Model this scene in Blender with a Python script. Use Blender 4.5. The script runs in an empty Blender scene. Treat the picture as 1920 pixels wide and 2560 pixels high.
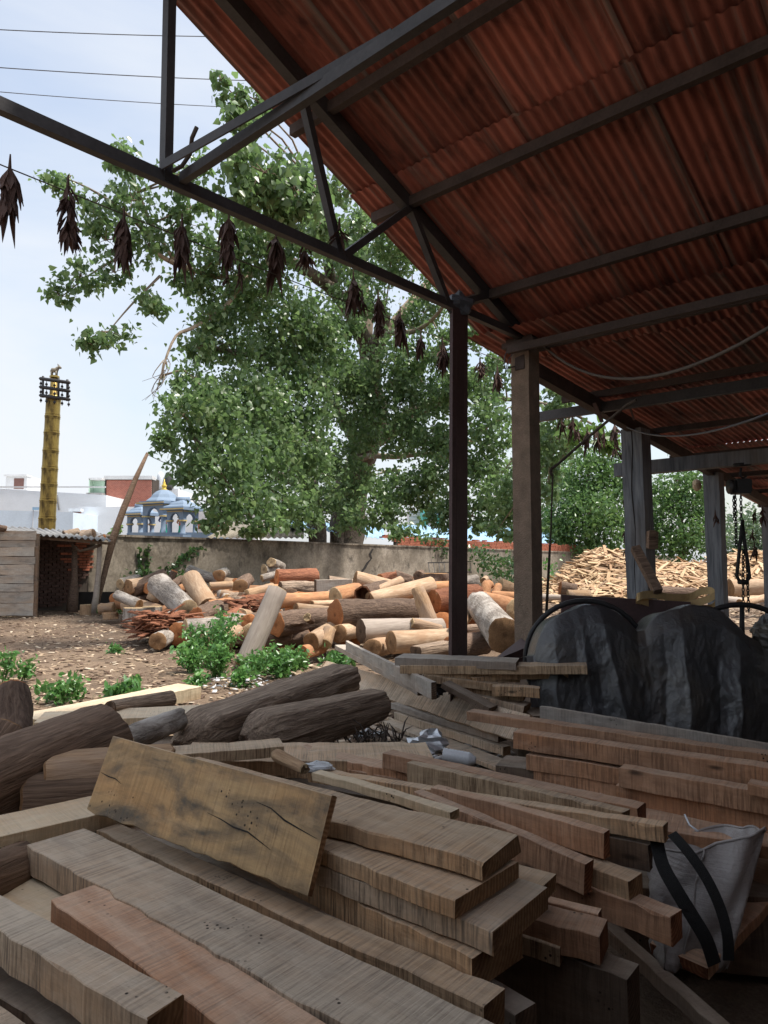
import bpy, math, random
import numpy as np
from mathutils import Vector, Matrix
R = math.radians
random.seed(7); rng = np.random.default_rng(7)
S = bpy.context.scene
COL = S.collection

# ---------------------------------------------------------------- camera
FPX = 1775.0                                  # focal length in photo pixels (1920 x 2560)
EYE = 1.5
TH = math.atan(120 / FPX)
cd = bpy.data.cameras.new('camera')
cd.sensor_fit = 'VERTICAL'; cd.sensor_height = 24.0
cd.lens = 24.0 * FPX / 2560.0
cd.clip_start = 0.05; cd.clip_end = 2000
cam = bpy.data.objects.new('camera', cd); COL.objects.link(cam)
cam.location = (0, 0, EYE); cam.rotation_euler = (R(90) + TH, 0, 0)
S.camera = cam
S.cycles.max_bounces = 5; S.cycles.diffuse_bounces = 4; S.cycles.glossy_bounces = 2; S.cycles.transmission_bounces = 2; S.cycles.transparent_max_bounces = 6
S.render.resolution_x = 768; S.render.resolution_y = 1024

# ---------------------------------------------------------------- sky and sun
SUN_EL, SUN_AZ = R(66), R(100)                 # azimuth from +Y towards +X
sd = Vector((math.sin(SUN_AZ) * math.cos(SUN_EL), math.cos(SUN_AZ) * math.cos(SUN_EL), math.sin(SUN_EL)))
w = bpy.data.worlds.new('World'); S.world = w; w.use_nodes = True
nt = w.node_tree; nt.nodes.clear()
o_ = nt.nodes.new('ShaderNodeOutputWorld'); bg = nt.nodes.new('ShaderNodeBackground')
sky = nt.nodes.new('ShaderNodeTexSky'); sky.sky_type = 'NISHITA'; sky.sun_disc = False
sky.sun_elevation = SUN_EL; sky.sun_rotation = SUN_AZ; sky.dust_density = 3.0; sky.air_density = 1.3
tc = nt.nodes.new('ShaderNodeTexCoord'); mp = nt.nodes.new('ShaderNodeMapping')
mp.inputs['Scale'].default_value = (1.0, 1.0, 2.4); mp.inputs['Location'].default_value = (0.4, 0.2, 0.35)
nz = nt.nodes.new('ShaderNodeTexNoise'); nz.inputs['Scale'].default_value = 1.5
nz.inputs['Detail'].default_value = 7; nz.inputs['Roughness'].default_value = 0.52; nz.inputs['Distortion'].default_value = 0.35
cr = nt.nodes.new('ShaderNodeValToRGB')
cr.color_ramp.elements[0].position = 0.38; cr.color_ramp.elements[0].color = (0.36, 0.36, 0.36, 1)
cr.color_ramp.elements[1].position = 0.66; cr.color_ramp.elements[1].color = (0.97, 0.97, 0.97, 1)
mx = nt.nodes.new('ShaderNodeMix'); mx.data_type = 'RGBA'
mx.inputs[7].default_value = (3.85, 4.0, 4.22, 1)
L = nt.links.new
L(tc.outputs['Generated'], mp.inputs['Vector']); L(mp.outputs[0], nz.inputs['Vector']); L(nz.outputs['Fac'], cr.inputs['Fac'])
L(cr.outputs[0], mx.inputs[0]); L(sky.outputs[0], mx.inputs[6]); L(mx.outputs[2], bg.inputs[0]); L(bg.outputs[0], o_.inputs[0])
bg.inputs[1].default_value = 0.09
ld = bpy.data.lights.new('sun', 'SUN'); ld.energy = 2.2; ld.angle = R(6.0); ld.color = (1.0, 0.95, 0.87)
sun = bpy.data.objects.new('sun', ld); COL.objects.link(sun); sun.location = sd * 60
sun.rotation_euler = sd.to_track_quat('Z', 'Y').to_euler()
S.view_settings.view_transform = 'Standard'; S.view_settings.look = 'None'
S.view_settings.exposure = 1.42; S.view_settings.gamma = 1.0; S.view_settings.use_curve_mapping = False

# ---------------------------------------------------------------- places: photo pixel -> point at a real distance or height
ct, st = math.cos(TH), math.sin(TH)
def ray(px, py):
    a = (px - 960) / FPX; b = (1280 - py) / FPX
    yy = ct - st * b; zz = st + ct * b
    return a / yy, zz / yy
def at(px, py, d):
    a, b = ray(px, py); return Vector((a * d, d, EYE + b * d))
def atz(px, py, z):
    a, b = ray(px, py); d = (z - EYE) / b; return Vector((a * d, d, z))
AZ = R(42.3)
U = Vector((math.sin(AZ), math.cos(AZ), 0)); V = Vector((-math.cos(AZ), math.sin(AZ), 0))
def W(u, v, z): p = U * u + V * v; p.z = z; return p
def atv(px, py, v):
    a, b = ray(px, py); d = v / (a * V.x + V.y); return Vector((a * d, d, EYE + b * d))

# ---------------------------------------------------------------- mesh helpers
class MB:
    def __init__(s): s.v = []; s.f = []; s.m = []
    def add(s, vs, fs, mi=0):
        o = len(s.v); s.v += [tuple(x) for x in vs]; s.f += [tuple(i + o for i in f) for f in fs]; s.m += [mi] * len(fs)
    def box(s, lo, hi, mi=0, mtx=None):
        x0, y0, z0 = lo; x1, y1, z1 = hi
        vs = [Vector(p) for p in ((x0,y0,z0),(x1,y0,z0),(x1,y1,z0),(x0,y1,z0),(x0,y0,z1),(x1,y0,z1),(x1,y1,z1),(x0,y1,z1))]
        if mtx is not None: vs = [mtx @ p for p in vs]
        s.add(vs, [(3,2,1,0),(4,5,6,7),(0,1,5,4),(1,2,6,5),(2,3,7,6),(3,0,4,7)], mi)
    def beam(s, a, b, w, h, up=Vector((0,0,1)), mi=0):
        a = Vector(a); b = Vector(b); x = (b - a).normalized()
        y = up.cross(x)
        if y.length < 1e-4: y = Vector((0,1,0)).cross(x)
        y.normalize(); z = x.cross(y); L_ = (b - a).length
        m = Matrix(((x.x,y.x,z.x,a.x),(x.y,y.y,z.y,a.y),(x.z,y.z,z.z,a.z),(0,0,0,1)))
        s.box((0,-w/2,-h/2),(L_,w/2,h/2), mi, m)
    def tube(s, pts, rad, n=8, mi=0, cap=True, jit=0.0, cmi=None):
        pts = [Vector(p) for p in pts]; k = len(pts)
        if not hasattr(rad, '__len__'): rad = [rad] * k
        rings = []; ref = None
        for i, p in enumerate(pts):
            t = (pts[min(i+1,k-1)] - pts[max(i-1,0)]).normalized()
            if ref is None:
                ref = Vector((0,0,1)) if abs(t.z) < .9 else Vector((1,0,0))
            x = ref - t * ref.dot(t); x.normalize(); y = t.cross(x); ref = x
            rings.append([p + (x*math.cos(a)+y*math.sin(a))*rad[i]*(1+jit*random.uniform(-1,1)) for a in [2*math.pi*j/n for j in range(n)]])
        vs = [q for r_ in rings for q in r_]; fs = []
        for i in range(k-1):
            for j in range(n):
                j2 = (j+1) % n; fs.append((i*n+j, i*n+j2, (i+1)*n+j2, (i+1)*n+j))
        s.add(vs, fs, mi)
        if cap:
            o = len(s.v) - len(vs); c = mi if cmi is None else cmi
            s.f.append(tuple(o+j for j in reversed(range(n)))); s.m.append(c)
            s.f.append(tuple(o+(k-1)*n+j for j in range(n))); s.m.append(c)
    def lathe(s, prof, c=(0,0,0), n=16, mi=0, sx=1, sy=1, rot=0):
        c = Vector(c); k = len(prof); vs = []
        for r_, z in prof:
            for j in range(n):
                a = 2*math.pi*j/n + rot; vs.append(c + Vector((r_*math.cos(a)*sx, r_*math.sin(a)*sy, z)))
        fs = [(i*n+j, i*n+(j+1)%n, (i+1)*n+(j+1)%n, (i+1)*n+j) for i in range(k-1) for j in range(n)]
        fs += [tuple(reversed(range(n))), tuple((k-1)*n+j for j in range(n))]
        s.add(vs, fs, mi)
    def build(s, name, mats, parent=None, smooth=False):
        me = bpy.data.meshes.new(name); me.from_pydata(s.v, [], s.f)
        if not isinstance(mats, (list, tuple)): mats = [mats]
        for m_ in mats: me.materials.append(m_)
        if len(mats) > 1: me.polygons.foreach_set('material_index', s.m)
        if smooth: me.polygons.foreach_set('use_smooth', [True]*len(s.f))
        me.update()
        o = bpy.data.objects.new(name, me); COL.objects.link(o)
        if parent: o.parent = parent
        return o
def fast_mesh(name, verts, quads, mats, parent=None, smooth=False):
    me = bpy.data.meshes.new(name); nq = len(quads)
    me.vertices.add(len(verts)); me.vertices.foreach_set('co', np.asarray(verts, np.float32).ravel())
    me.loops.add(nq*4); me.loops.foreach_set('vertex_index', np.asarray(quads, np.int32).ravel())
    me.polygons.add(nq); me.polygons.foreach_set('loop_start', np.arange(0, nq*4, 4, dtype=np.int32))
    if smooth: me.polygons.foreach_set('use_smooth', np.ones(nq, bool))
    me.update(calc_edges=True); me.validate()
    for m_ in (mats if isinstance(mats, (list, tuple)) else [mats]): me.materials.append(m_)
    o = bpy.data.objects.new(name, me); COL.objects.link(o)
    if parent: o.parent = parent
    return o
def empty(name, loc=(0,0,0), rot=0):
    o = bpy.data.objects.new(name, None); COL.objects.link(o); o.location = loc; o.rotation_euler = (0,0,rot); o.empty_display_size = .2
    return o
def tag(o, label, cat, group=None, kind=None):
    o['label'] = label
    if cat: o['category'] = cat
    if group: o['group'] = group
    if kind: o['kind'] = kind
    return o
def setting(o, kind='structure', label=None):
    o['kind'] = kind
    if label: o['label'] = label
    return o

# ---------------------------------------------------------------- materials (procedural)
class NT:
    def __init__(s, name):
        s.mat = bpy.data.materials.new(name); s.mat.use_nodes = True; s.t = s.mat.node_tree
        s.b = s.t.nodes['Principled BSDF']; s.out = s.t.nodes['Material Output']
        s.tc = s.t.nodes.new('ShaderNodeTexCoord')
    def n(s, ty, **k):
        x = s.t.nodes.new(ty)
        for a, v in k.items(): setattr(x, a, v)
        return x
    def l(s, a, b): s.t.links.new(a, b)
    def vec(s, scale=(1,1,1), rot=(0,0,0), src='Object', rnd=True):
        m_ = s.n('ShaderNodeMapping'); m_.inputs['Scale'].default_value = scale; m_.inputs['Rotation'].default_value = rot
        if rnd:
            oi = s.n('ShaderNodeObjectInfo'); a = s.n('ShaderNodeVectorMath', operation='SCALE'); a.inputs[0].default_value = (17.3, 9.1, 23.7)
            s.l(oi.outputs['Random'], a.inputs['Scale'])
            b = s.n('ShaderNodeVectorMath', operation='ADD'); s.l(s.tc.outputs[src], b.inputs[0]); s.l(a.outputs[0], b.inputs[1])
            s.l(b.outputs[0], m_.inputs['Vector'])
        else: s.l(s.tc.outputs[src], m_.inputs['Vector'])
        return m_.outputs[0]
    def noise(s, vec, scale=1, detail=4, rough=.55, dist=0):
        x = s.n('ShaderNodeTexNoise'); x.inputs['Scale'].default_value = scale; x.inputs['Detail'].default_value = detail
        x.inputs['Roughness'].default_value = rough; x.inputs['Distortion'].default_value = dist; s.l(vec, x.inputs['Vector']); return x.outputs['Fac']
    def ramp(s, fac, stops):
        x = s.n('ShaderNodeValToRGB'); e = x.color_ramp.elements
        while len(e) < len(stops): e.new(.5)
        for i, (p, c) in enumerate(stops):
            e[i].position = p; e[i].color = (*c, 1) if hasattr(c, '__len__') else (c, c, c, 1)
        s.l(fac, x.inputs['Fac']); return x.outputs['Color']
    def mix(s, fac, a, b, mode='MIX'):
        x = s.n('ShaderNodeMix', data_type='RGBA', blend_type=mode)
        for sock, val in ((x.inputs[0], fac), (x.inputs[6], a), (x.inputs[7], b)):
            if isinstance(val, (int, float)): sock.default_value = val
            elif isinstance(val, tuple): sock.default_value = (*val, 1)
            else: s.l(val, sock)
        return x.outputs[2]
    def mul(s, a, k):
        x = s.n('ShaderNodeMath', operation='MULTIPLY'); s.l(a, x.inputs[0])
        if isinstance(k, (int, float)): x.inputs[1].default_value = k
        else: s.l(k, x.inputs[1])
        return x.outputs[0]
    def addm(s, a, b):
        x = s.n('ShaderNodeMath', operation='ADD'); s.l(a, x.inputs[0]); s.l(b, x.inputs[1]); return x.outputs[0]
    def objval(s, col, lo=.8, hi=1.2, island=False):
        if island: src = s.n('ShaderNodeNewGeometry').outputs['Random Per Island']
        else: src = s.n('ShaderNodeObjectInfo').outputs['Random']
        r_ = s.n('ShaderNodeMapRange'); r_.inputs[3].default_value = lo; r_.inputs[4].default_value = hi; s.l(src, r_.inputs[0])
        h = s.n('ShaderNodeHueSaturation'); s.l(r_.outputs[0], h.inputs['Value']); s.l(col, h.inputs['Color']); return h.outputs[0]
    def fin(s, col, rough=.8, bump=None, bs=.3, bd=.01, metal=0.0, spec=.35):
        if isinstance(col, tuple): s.b.inputs['Base Color'].default_value = (*col, 1)
        else: s.l(col, s.b.inputs['Base Color'])
        if isinstance(rough, (int, float)): s.b.inputs['Roughness'].default_value = rough
        else: s.l(rough, s.b.inputs['Roughness'])
        s.b.inputs['Metallic'].default_value = metal; s.b.inputs['Specular IOR Level'].default_value = spec
        if bump is not None:
            b = s.n('ShaderNodeBump'); b.inputs['Strength'].default_value = bs; b.inputs['Distance'].default_value = bd
            s.l(bump, b.inputs['Height']); s.l(b.outputs[0], s.b.inputs['Normal'])
        return s.mat

def m_plain(name, c, rough=.7, var=.15, scale=6, metal=0, spec=.35, bs=.2, bd=.004):
    t = NT(name); n1 = t.noise(t.vec(), scale, 6); n2 = t.noise(t.vec(), scale*9, 3)
    f = t.mix(.4, n1, n2)
    col = t.ramp(f, [(.3, tuple(x*(1-var) for x in c)), (.7, tuple(min(1, x*(1+var)) for x in c))])
    return t.fin(col, rough, n2, bs, bd, metal, spec)
def m_plank(name, light, dark, stain=(.12,.10,.085), stain_amt=.5, saw=.75, lo=.82, hi=1.15, slo=.50):
    t = NT(name)
    g = t.noise(t.vec((1.3, 11, 11)), 1.6, 5, .5, .9)                 # long grain
    fine = t.noise(t.vec((5, 190, 190)), 1.2, 3)
    sawn = t.noise(t.vec((105, 2.4, 6.0), (0, 0, .14)), 1.0, 4, .7)     # saw marks across the board
    blot = t.noise(t.vec((2.2, 6, 6)), 1.3, 5, .6, .8)
    warm = t.noise(t.vec((.9, 3, 3)), 1.1, 3)
    md = tuple((a+b)/2 for a, b in zip(light, dark))
    col = t.ramp(g, [(.28, md), (.5, light), (.75, tuple(x*.85 for x in light))])
    col = t.mix(t.ramp(warm, [(.4, 0.0), (.65, .55)]), col, tuple(a*b for a, b in zip(light, (1.08, .78, .55))), 'MIX')
    col = t.mix(t.ramp(blot, [(slo, 0.0), (slo+.2, stain_amt)]), col, stain)
    gate = t.noise(t.vec((3, 5, 5)), 1.0, 2)
    col = t.mix(t.mul(t.ramp(sawn, [(.40, min(1,saw*1.35)), (.56, 0.0)]), t.ramp(gate, [(.3, .25), (.6, 1.0)])), col, tuple(x*.6 for x in dark))
    col = t.mix(t.ramp(fine, [(.3, .14), (.5, 0.0)]), col, tuple(x*.6 for x in dark))
    dust_light = t.noise(t.vec((3.5, 9, 9)), 1.7, 6, .7)
    col = t.mix(t.ramp(dust_light, [(.52, 0.0), (.75, .45)]), col, tuple(min(1,x*1.25+.05) for x in light))
    vo = t.n('ShaderNodeTexVoronoi'); vo.inputs['Scale'].default_value = 1.0; t.l(t.vec((2.2, 7, 7)), vo.inputs['Vector'])
    col = t.mix(t.ramp(vo.outputs['Distance'], [(.035, .8), (.10, 0.0)]), col, (.035, .024, .018))
    # sawdust on upward faces, also painting the tops lighter as if lit from above
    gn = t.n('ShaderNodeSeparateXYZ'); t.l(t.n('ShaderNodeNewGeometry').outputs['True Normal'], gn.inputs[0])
    col = t.mix(t.mul(t.ramp(gn.outputs[2], [(.55, 0.0), (.8, 1.0)]), t.ramp(dust_light, [(.30, .15), (.62, .55)])), col, tuple(.45*x+.55*y for x, y in zip(light, (.70,.62,.51))))
    hv = t.n('ShaderNodeTexVoronoi'); hv.inputs['Scale'].default_value = 55; t.l(t.vec(), hv.inputs['Vector'])
    hg = t.noise(t.vec((3, 5, 5)), 1.5, 2)
    col = t.mix(t.mul(t.ramp(hv.outputs['Distance'], [(.16, 1.0), (.26, 0.0)]), t.ramp(hg, [(.62, 0.0), (.68, 1.0)])), col, (.03,.02,.015))
    col = t.objval(col, lo, hi)
    b = t.addm(t.mul(sawn, 1.4), t.addm(t.mul(fine, .25), g))
    return t.fin(col, t.ramp(g, [(.3, .62), (.7, .82)]), b, .8, .005, 0, .25)
def m_end(name, light, dark):
    t = NT(name)
    wv = t.n('ShaderNodeTexWave', wave_type='RINGS', rings_direction='X'); wv.inputs['Scale'].default_value = 22
    wv.inputs['Distortion'].default_value = 5; wv.inputs['Detail'].default_value = 3; wv.inputs['Detail Scale'].default_value = .8
    t.l(t.vec(rnd=False), wv.inputs['Vector'])
    n1 = t.noise(t.vec(), 7, 5); n2 = t.noise(t.vec(), 60, 3)
    col = t.mix(wv.outputs['Fac'], dark, light)
    sp_ = t.n('ShaderNodeSeparateXYZ'); t.l(t.tc.outputs['Object'], sp_.inputs[0]); cb = t.n('ShaderNodeCombineXYZ'); t.l(sp_.outputs[1], cb.inputs[1]); t.l(sp_.outputs[2], cb.inputs[2])
    ln = t.n('ShaderNodeVectorMath', operation='LENGTH'); t.l(cb.outputs[0], ln.inputs[0])
    col = t.mix(t.ramp(t.addm(ln.outputs['Value'], t.mul(t.noise(t.vec(), 30, 3), .05)), [(.04, .75), (.075, 0.0)]), col, tuple(x*.35 for x in dark))
    gr = t.n('ShaderNodeTexGradient', gradient_type='RADIAL'); rv = t.vec((1,1,1), (0, R(90), 0), rnd=False); t.l(rv, gr.inputs[0])
    cbr = t.n('ShaderNodeCombineXYZ'); t.l(t.mul(gr.outputs['Fac'], 34), cbr.inputs[0]); t.l(t.n('ShaderNodeObjectInfo').outputs['Random'], cbr.inputs[1])
    col = t.mix(t.ramp(t.noise(cbr.outputs[0], 1.3, 2), [(.30, .55), (.40, 0.0)]), col, tuple(x*.4 for x in dark))
    col = t.mix(t.ramp(n1, [(.45, 0.0), (.7, .6)]), col, tuple(x*.55 for x in dark))
    col = t.mix(t.ramp(n2, [(.35, .4), (.6, 0.0)]), col, tuple(x*.5 for x in dark))
    return t.fin(t.objval(col, .8, 1.15), .85, t.addm(n2, t.mul(wv.outputs['Fac'], .4)), .5, .006, 0, .2)
def m_bark(name, light, dark, patch=None, sx=3, sy=14, bs=.9, bd=.03, lo=.8, hi=1.2):
    t = NT(name)
    a = t.noise(t.vec((sx, sy, sy)), 1.5, 7, .65, 1.2)
    b = t.noise(t.vec((sx*5, sy*3, sy*3)), 1.3, 4)
    c = t.noise(t.vec((2, 4, 4)), 1.2, 4, .6)
    col = t.ramp(t.mix(.35, a, b), [(.33, dark), (.5, tuple((x+y)/2 for x, y in zip(light, dark))), (.66, light)])
    if patch: col = t.mix(t.ramp(c, [(.48, 0.0), (.62, .85)]), col, patch)
    return t.fin(t.objval(col, lo, hi), .88, t.addm(a, t.mul(b, .4)), bs, bd, 0, .2)

M = {}
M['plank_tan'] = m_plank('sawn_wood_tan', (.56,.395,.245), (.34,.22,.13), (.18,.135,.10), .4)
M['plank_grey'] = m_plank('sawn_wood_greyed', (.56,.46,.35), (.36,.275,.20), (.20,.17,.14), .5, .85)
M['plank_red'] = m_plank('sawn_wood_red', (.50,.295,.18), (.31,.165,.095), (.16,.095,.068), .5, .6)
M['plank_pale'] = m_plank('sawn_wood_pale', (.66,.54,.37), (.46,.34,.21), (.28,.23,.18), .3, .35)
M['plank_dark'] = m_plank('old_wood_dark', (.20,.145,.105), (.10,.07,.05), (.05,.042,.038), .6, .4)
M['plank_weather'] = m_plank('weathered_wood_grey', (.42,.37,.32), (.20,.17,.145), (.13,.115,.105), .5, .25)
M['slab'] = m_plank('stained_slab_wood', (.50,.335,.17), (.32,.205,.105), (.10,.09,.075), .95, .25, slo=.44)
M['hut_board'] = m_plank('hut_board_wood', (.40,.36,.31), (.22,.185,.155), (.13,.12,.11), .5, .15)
M['end_tan'] = m_end('end_grain_tan', (.36,.22,.115), (.24,.13,.065))
M['end_red'] = m_end('end_grain_red', (.34,.15,.075), (.20,.075,.038))
M['end_orange'] = m_end('end_grain_orange', (.56,.25,.105), (.42,.155,.06))
M['end_pale'] = m_end('end_grain_pale', (.58,.43,.26), (.42,.29,.165))
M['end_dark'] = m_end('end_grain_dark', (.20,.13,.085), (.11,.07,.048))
M['bark_grey'] = m_bark('bark_grey', (.42,.37,.32), (.11,.088,.073), (.50,.45,.40))
M['bark_brown'] = m_bark('bark_brown', (.24,.165,.12), (.065,.042,.032))
M['bark_red'] = m_bark('bark_red', (.36,.155,.085), (.13,.05,.032))
M['bark_weather'] = m_bark('bark_weathered', (.72,.54,.40), (.125,.088,.064), None, 1.1, 24, 1.0, .05)
M['bark_smooth'] = m_bark('bark_smooth_brown', (.32,.215,.15), (.07,.045,.032), None, .9, 20, .9, .02)
M['log_pale'] = m_bark('debarked_pale', (.60,.44,.30), (.34,.22,.14), (.40,.25,.15), 1.6, 9, .6, .014, .7, 1.15)
M['log_orange'] = m_bark('debarked_orange', (.56,.30,.155), (.34,.15,.07), (.30,.16,.09), 1.6, 9, .6, .014, .7, 1.15)
M['log_greypale'] = m_bark('debarked_grey', (.47,.40,.34), (.27,.22,.185), (.40,.335,.28), 1.2, 10, .45, .01)
M['split'] = m_bark('split_wood', (.52,.35,.21), (.24,.14,.08), (.34,.24,.17), 2, 18, .8, .018)
M['offcut'] = None
M['steel_dark'] = m_plain('dark_painted_steel', (.055,.05,.05), .55, .4, 5)
M['steel_brown'] = m_plain('brown_oxide_steel', (.085,.05,.048), .5, .35, 5)
M['purlin'] = m_plain('sooty_timber', (.075,.055,.048), .8, .4, 6)
M['concrete'] = m_plain('rough_concrete', (.235,.175,.13), .92, .35, 9, bs=.8, bd=.01)
M['rope'] = m_plain('rope', (.10,.08,.065), .9)
M['wire'] = m_plain('wire', (.10,.10,.11), .5)
M['iron'] = m_plain('black_iron', (.03,.028,.028), .5, .3)
M['deadleaf'] = m_plain('dried_leaf', (.085,.045,.033), .75, .45, 12)
M['grey_plastic'] = m_plain('grey_plastic', (.10,.11,.13), .4)
def m_post():
    t = NT('weathered_blue_grey_timber')
    a = t.noise(t.vec((14, 14, 1.2)), 1.6, 6, .6, .5); b = t.noise(t.vec((3, 3, 70)), 1.2, 3); c = t.noise(t.vec((1.5,1.5,.8)), 1.2, 4)
    col = t.ramp(a, [(.3, (.085,.09,.10)), (.55, (.19,.205,.225)), (.75, (.27,.28,.29))])
    col = t.mix(t.ramp(c, [(.5, 0.0), (.72, .6)]), col, (.17,.135,.105))
    return t.fin(col, .8, t.addm(a, t.mul(b, .5)), .6, .006)
M['post_wood'] = m_post()
def m_roof(name, red, dark, grey, holes=False):
    t = NT(name)
    st_ = t.noise(t.vec((.5, 9, 9)), 1.3, 6, .6); bl = t.noise(t.vec((1.6, 4, 4)), 1.4, 6, .65, .6); sp = t.noise(t.vec((1.4, 30, 30)), 1.0, 4)
    col = t.ramp(bl, [(.32, dark), (.52, red), (.74, tuple(x*1.15 for x in red))])
    col = t.mix(t.ramp(st_, [(.56, 0.0), (.70, .75)]), col, grey)
    col = t.mix(t.ramp(sp, [(.64, 0.0), (.74, .5)]), col, (.42,.30,.24))
    col = t.mix(t.ramp(t.noise(t.vec((.45, 7, 7)), 1.1, 5, .6, .3), [(.54, 0.0), (.66, .6)]), col, (.085,.045,.038))
    sy_ = t.n('ShaderNodeSeparateXYZ'); t.l(t.tc.outputs['Object'], sy_.inputs[0])
    lap = t.ramp(sy_.outputs[1], [(0.0, 1.0), (.10, 0.0), (.66, 0.0), (.80, 1.0)])
    col = t.mix(t.mul(lap, t.ramp(t.noise(t.vec((1.1, 22, 22)), 1.0, 5, .65), [(.42, 0.0), (.60, .85)])), col, (.24,.20,.175))
    col = t.objval(col, .6, 1.25)
    m_ = t.fin(col, .72, sp, .2, .003, 0, .3)
    if not holes: return m_
    # rust holes: the sheet is missing there
    vo = t.n('ShaderNodeTexVoronoi'); vo.inputs['Scale'].default_value = 3.1; t.l(t.vec(), vo.inputs['Vector'])
    gate = t.noise(t.vec(), .9, 1)
    h = t.mul(t.ramp(vo.outputs['Distance'], [(.030, 1.0), (.034, 0.0)]), t.ramp(gate, [(.60, 0.0), (.61, 1.0)]))
    tr = t.n('ShaderNodeBsdfTransparent'); ms = t.n('ShaderNodeMixShader')
    t.l(h, ms.inputs[0]); t.l(t.b.outputs[0], ms.inputs[1]); t.l(tr.outputs[0], ms.inputs[2]); t.l(ms.outputs[0], t.out.inputs['Surface'])
    return m_
M['roof_holed'] = m_roof('red_oxide_corrugated_holed', (.43,.145,.105), (.15,.055,.044), (.30,.25,.225), True)
M['roof'] = m_roof('red_oxide_corrugated', (.43,.145,.105), (.15,.055,.044), (.30,.25,.225))
def m_ground():
    t = NT('yard_earth'); v1 = t.vec(rnd=False)
    a = t.noise(v1, .35, 6, .6); b = t.noise(v1, 9, 8, .7); c = t.noise(v1, 55, 5, .7); d = t.noise(v1, .9, 5, .6, .5)
    col = t.ramp(t.mix(.45, b, c), [(.35, (.075,.05,.037)), (.5, (.17,.118,.083)), (.68, (.34,.255,.18))])
    col = t.mix(t.ramp(a, [(.44, 0.0), (.62, .7)]), col, (.29,.21,.145))
    col = t.mix(t.ramp(d, [(.50, 0.0), (.68, .65)]), col, (.085,.065,.052))
    return t.fin(col, .95, t.addm(b, c), .9, .03, 0, .15)
M['ground'] = m_ground()
def m_plaster():
    t = NT('stained_plaster'); v = t.vec(rnd=False)
    a = t.noise(v, .8, 6, .62, .6); b = t.noise(t.vec((1.3, 1.3, .9), rnd=False), 1.6, 7, .68, .4); c = t.noise(v, 12, 5)
    col = t.ramp(a, [(.35, (.20,.17,.135)), (.52, (.325,.28,.225)), (.7, (.43,.375,.31))])
    col = t.mix(t.ramp(b, [(.52, 0.0), (.66, .8)]), col, (.075,.066,.056))
    sx = t.n('ShaderNodeSeparateXYZ'); t.l(v, sx.inputs[0])
    # dark mould runs down from the coping, a stain with its own ragged edge
    top = t.n('ShaderNodeMapRange'); top.inputs[1].default_value = 1.45; top.inputs[2].default_value = 2.25; t.l(sx.outputs[2], top.inputs[0])
    k = t.mul(top.outputs[0], t.ramp(t.noise(t.vec((.9,.9,.55), rnd=False), 2.2, 7, .7), [(.45, 0.0), (.60, .9)]))
    col = t.mix(k, col, (.05,.043,.037))
    col = t.mix(t.ramp(c, [(.4, .3), (.6, 0.0)]), col, (.10,.08,.06))
    return t.fin(col, .95, t.addm(a, t.mul(c, .5)), .6, .02, 0, .15)
M['plaster'] = m_plaster()
M['brick'] = m_plain('red_brick', (.36,.125,.075), .9, .45, 5, bs=.6, bd=.008)
M['brick_soot_shade'] = m_plain('soot_shade_brick', (.095,.055,.045), .9, .6, 4, bs=.6, bd=.008)
M['mortar'] = m_plain('dark_mortar', (.075,.06,.05), .95, .4, 4)
M['asbestos'] = m_plain('grey_cement_sheet', (.26,.255,.25), .85, .3, 3)
M['whitewash'] = m_plain('whitewash', (.74,.76,.78), .9, .06, 1.2)
M['bluewash'] = m_plain('blue_white_wash', (.60,.69,.78), .9, .1, 1.0)
M['greywash'] = m_plain('grey_stained_render', (.60,.60,.60), .9, .2, 1.0)
M['black'] = m_plain('dark_opening', (.03,.026,.024), .9)
M['window_brown'] = m_plain('brown_shutter', (.17,.085,.07), .7)
M['green_paint'] = m_plain('pale_green_paint', (.44,.60,.48), .8)
M['turq'] = m_plain('turquoise_paint', (.14,.58,.50), .8)
M['blue_sheet'] = m_plain('blue_roof_sheet', (.28,.45,.62), .6, .3, 2)
M['rust_sheet'] = m_plain('old_tin_sheet', (.25,.22,.17), .8, .35, 2)
M['temple'] = m_plain('temple_blue_paint', (.20,.265,.355), .7, .12, 2)
M['temple_trim'] = m_plain('temple_gold_trim', (.62,.47,.20), .6, .1, 3)
def m_gold():
    t = NT('brass_cladding'); a = t.noise(t.vec((1,1,.4), rnd=False), 2.2, 6, .65); b = t.noise(t.vec(rnd=False), 14, 4)
    col = t.ramp(a, [(.36, (.09,.06,.022)), (.5, (.32,.225,.065)), (.68, (.50,.37,.11))])
    return t.fin(col, t.ramp(a, [(.35, .6), (.6, .36)]), b, .15, .01, .75, .5)
M['gold'] = m_gold()
M['gold_paint'] = m_plain('gold_paint', (.72,.52,.10), .4, .1, 4, .4)
M['statue_red'] = m_plain('statue_red', (.60,.07,.06), .6); M['statue_green'] = m_plain('statue_green', (.02,.34,.22), .6)
M['statue_skin'] = m_plain('statue_skin', (.62,.28,.15), .6); M['statue_blue'] = m_plain('statue_blue', (.10,.11,.22), .6)
M['tank_black'] = m_plain('black_tank', (.06,.06,.06), .5); M['tank_white'] = m_plain('white_tank', (.72,.75,.78), .5)

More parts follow.
